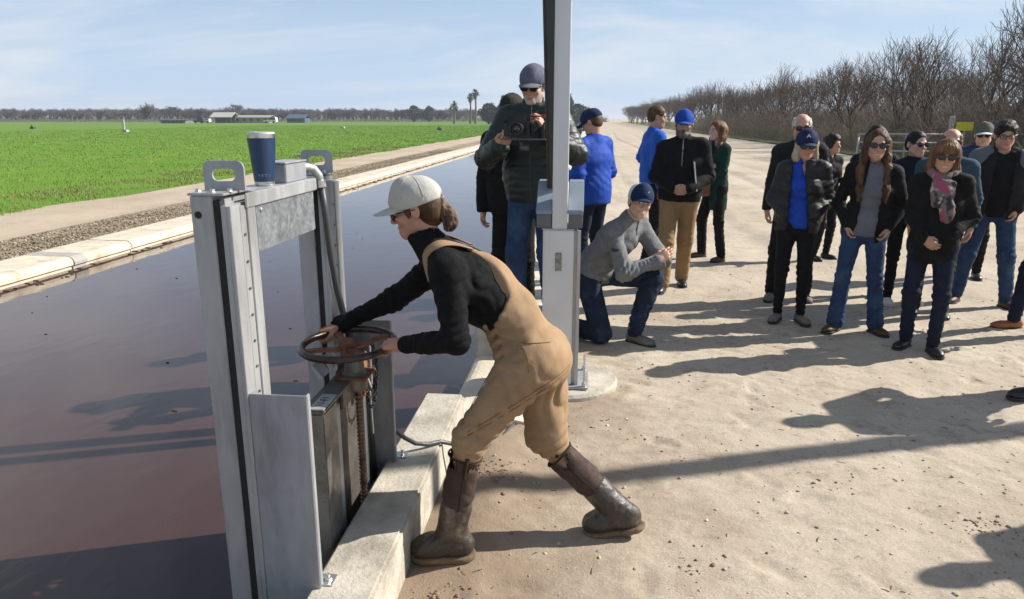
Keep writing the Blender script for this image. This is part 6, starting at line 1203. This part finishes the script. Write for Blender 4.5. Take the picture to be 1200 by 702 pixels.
M_wall = mat('barn_wall', (.30, .285, .255), .9); M_roof = mat('barn_roof', (.40, .395, .37), .7); M_dk = mat('barn_dark', (.06, .065, .07), .9); M_tent = mat('blue_tarp', (.06, .09, .14), .7)
def house(px0, px1, D, h0, h1, name, label, mw, mr, cat='building', open_=False):
    x0, y0 = far_xy(px0, D); x1, y1 = far_xy(px1, D); b = empty(name, ((x0 + x1) / 2, (y0 + y1) / 2, 0)); tag(b, label, cat); W = math.hypot(x1 - x0, y1 - y0); M = Matrix.Translation(b.location) @ Matrix.Rotation(math.atan2(y1 - y0, x1 - x0), 4, 'Z')
    mb = MB(); mb.box(-W / 2 + .3, W / 2 - .3, -.1 if not open_ else 3.6, 7, 0, h0, M); mb.build('wall', mw, b)
    mb = MB(); mb.prism([(-.6, h0 - .05), (3.6, h1), (7.6, h0 - .05), (7.6, h0 - .2), (3.6, h1 - .15), (-.6, h0 - .2)], -W / 2, W / 2, M, 'x'); mb.build('roof', mr, b)
    if open_:
        for t in np.linspace(-W / 2 + .4, W / 2 - .4, 5): mb = MB(); mb.box(t - .12, t + .12, -.4, -.15, 0, h0 - .1, M); mb.build('pillar', mw, b)
    else:
        for t in np.linspace(-W / 2 + 1.5, W / 2 - 1.5, 5): mb = MB(); mb.box(t - .5, t + .5, -.16, -.11, h0 * .35, h0 * .75, M); mb.build('window', M_dk, b)
    return b, M, W
house(246, 272, 250, 2.0, 3.5, 'barn', 'open sided barn with white pitched roof beyond the field', M_dk, M_roof, open_=True)
house(273, 316, 255, 1.9, 2.6, 'long_building', 'long low pale building right of the white roofed barn', M_wall, M_wall)
house(335, 358, 262, 1.6, 2.9, 'shed', 'blue grey arched shed far beyond the field', M_tent, M_tent)
house(187, 218, 235, 1.0, 1.3, 'low_shed', 'low dark grey shed under the bare shade trees', mat('shed_grey', (.16, .165, .165), .9), M_dk)
def vehicle(px, D, L, label, m, cat, name, tall=1.7):
    x, y = far_xy(px, D); b = empty(name, (x, y, 0)); tag(b, label, cat); M = Matrix.Translation((x, y, 0)); mb = MB(); mb.prism([(-L / 2, .4), (-L / 2, .95), (-L * .15, 1.05), (-L * .05, tall), (L / 2 - .1, tall), (L / 2, .4)], -.8, .8, M, 'y'); mb.build('vehicle_body', m, b, bevel=.06)
    mb = MB(); mb.prism([(-L * .12, 1.06), (-L * .03, tall - .12), (L * .4, tall - .12), (L * .42, 1.06)], -.82, -.805, M, 'y'); mb.build('window', M_dk, b)
    for t in (-L * .3, L * .3): mb = MB(); mb.lathe([(.34, -.1), (.36, 0), (.34, .1)], (x + t, y - .75, .36), 16, 'y'); mb.build('wheel', M_blk, b)
Mwv = mat('vehicle_white', (.72, .72, .72), .35); vehicle(233.5, 238, 3.4, 'small dark pickup parked beside the white roofed barn', M_dk, 'pickup', 'pickup_truck'); vehicle(241, 239, 3.0, 'small white car parked between the dark pickup and barn', Mwv, 'car', 'car', 1.4); vehicle(317, 240, 4.2, 'white van parked at the right end of the long pale building', Mwv, 'van', 'van', 1.9)
def mkpost(px, D, h, label, m): x, y = far_xy(px, D); mb = MB(); mb.tube([(x, y, 0), (x, y, h)], .13, 8); mb.box(x - .2, x + .45, y - .3, y + .3, 0, .30); tag(mb.build('standpipe', m), label, 'standpipe')
mkpost(144, 92, 1.5, 'white irrigation standpipe in the green field at the left', M_roof); mkpost(36, 118, .6, 'low dark irrigation valve box at the far left of the field', M_dk); mkpost(514, 105, .5, 'low dark irrigation valve box near the far field edge', M_dk); mkpost(400, 125, .5, 'pale irrigation box in the middle of the far field', M_roof)
# palms and evergreens
M_pal = mat('palm_frond', (.055, .075, .035), .8, var=.3, vscale=2); M_ptr = mat('palm_trunk', (.15, .12, .09), .9); M_ev = mat('evergreen', (.045, .075, .05), .9, 0, .4, .8)
def palm(px, D, h, label, rad=2.0, skirt=True, seed=0):
    x, y = far_xy(px, D); b = empty('palm_tree', (x, y, 0)); tag(b, label, 'palm'); mb = MB(); mb.tube([(x, y, 0), (x + .2, y, h * .5), (x + .1, y, h * .93)], [.35, .26, .24], 8); mb.build('trunk', M_ptr, b); rs = np.random.RandomState(seed); mb = MB(); c = A3([x + .1, y, h * .93])
    for i in range(46):
        a = rs.rand() * 6.28; e = rs.uniform(-1.1, 1.3); L = rad * rs.uniform(.8, 1.1); d = A3([math.cos(a) * math.cos(e), math.sin(a) * math.cos(e), math.sin(e)]); p1 = c + d * L * .6; p2 = p1 + unit(d + A3([0, 0, -.8])) * L * .45; s_ = unit(np.cross(d, [0, 0, 1.01])) * .32
        mb.add([c, p1 + s_, p1 - s_, p2], [(0, 1, 2), (1, 3, 2)])
    mb.build('crown', M_pal, b)
    if skirt: mb = MB(); mb.tube([(x + .1, y, h * .93), (x + .12, y, h * .72)], [.75, .35], 9); mb.build('dead_skirt', M_ptr, b)
palm(551, 225, 8.3, 'shorter of the two slender fan palms on the horizon', 1.5, seed=1); palm(557, 222, 9.5, 'tallest slender fan palm on the horizon', 1.7, seed=2); palm(532, 215, 5.3, 'short feather palm left of the two slender palms', 2.1, False, 3)
def evergreen(px, D, h, wd, label, conic, seed, sp='evergreen_tree'):
    x, y = far_xy(px, D); b = empty(sp, (x, y, 0)); tag(b, label, 'tree'); mb = MB(); mb.tube([(x, y, 0), (x, y, h * .8)], [.35, .1], 7); mb.build('trunk', M_bark, b); rs = np.random.RandomState(seed); n = 2600; t = rs.rand(n) ** .8; z = h * (.12 + .88 * t); rad = wd * ((1 - t) ** .8 if conic else np.sqrt(np.clip(1 - (2 * t - 1) ** 2, 0.02, 1))) * rs.rand(n) ** .4; a = rs.rand(n) * 6.28; rad *= 1 + .25 * np.sin(a * 3 + t * 9)
    P = np.stack([x + rad * np.cos(a), y + rad * np.sin(a), z], 1); V = P[:, None] + rs.normal(size=(n, 3, 3)) * .26; me = mesh_np('crown', V.reshape(-1, 3), np.arange(n * 3).reshape(-1, 3)); rel(link('crown', me, M_ev), b)
evergreen(573, 205, 5.3, 2.3, 'round dark evergreen tree left of the photographer on the horizon', False, 1); evergreen(590, 205, 7.2, 2.6, 'pointed dark conifer just left of the photographer on the horizon', True, 2); evergreen(600, 195, 6.4, 2.5, 'dark conifer behind the head of the man in khaki cap', True, 3); evergreen(667, 190, 6.8, 2.4, 'dark conifer right of the telemetry mast on the horizon', True, 4); evergreen(676, 200, 5.0, 2.5, 'low round evergreen beside the conifer right of the mast', False, 5); evergreen(485, 300, 6.2, 2.2, 'small dark round tree left on the skyline before the palms', False, 6); evergreen(503, 300, 5.9, 2.0, 'small dark round tree between the palms and the skyline tree', False, 7)
for i, (px, D) in enumerate(((690, 260), (697, 290), (684, 240))): big_bare(px, D, 5.5, ['bare tree left of where the dirt road vanishes', 'farthest bare tree at the end of the dirt road', 'bare tree between the evergreens and the road end'][i])
# distant ground line right of the road
brush('far_hedge', 'dark low hedge closing the horizon at the end of the road', 'hedge', lambda r: far_xy(655 + 55 * r.rand(), 300 + 20 * r.rand()), 1500, (1.0, 2.6), 1.6, M_twigf, 9, .07)
# ---------------------------------------------------------------- thin air haze over the flat land
mb = MB(); mb.box(-330, 260, -40, 480, -2.6, 11.9); hz_ = mb.build('haze', bpy.data.materials.new('air')); am = hz_.data.materials[0]; am.use_nodes = True; an = am.node_tree; an.nodes.clear()
ao = N(an, 'ShaderNodeOutputMaterial'); pv = N(an, 'ShaderNodeVolumePrincipled'); pv.inputs['Color'].default_value = (.80, .86, .95, 1); pv.inputs['Density'].default_value = .0005; pv.inputs['Anisotropy'].default_value = .3; an.links.new(pv.outputs[0], ao.inputs['Volume']); tag(hz_, kind='stuff')
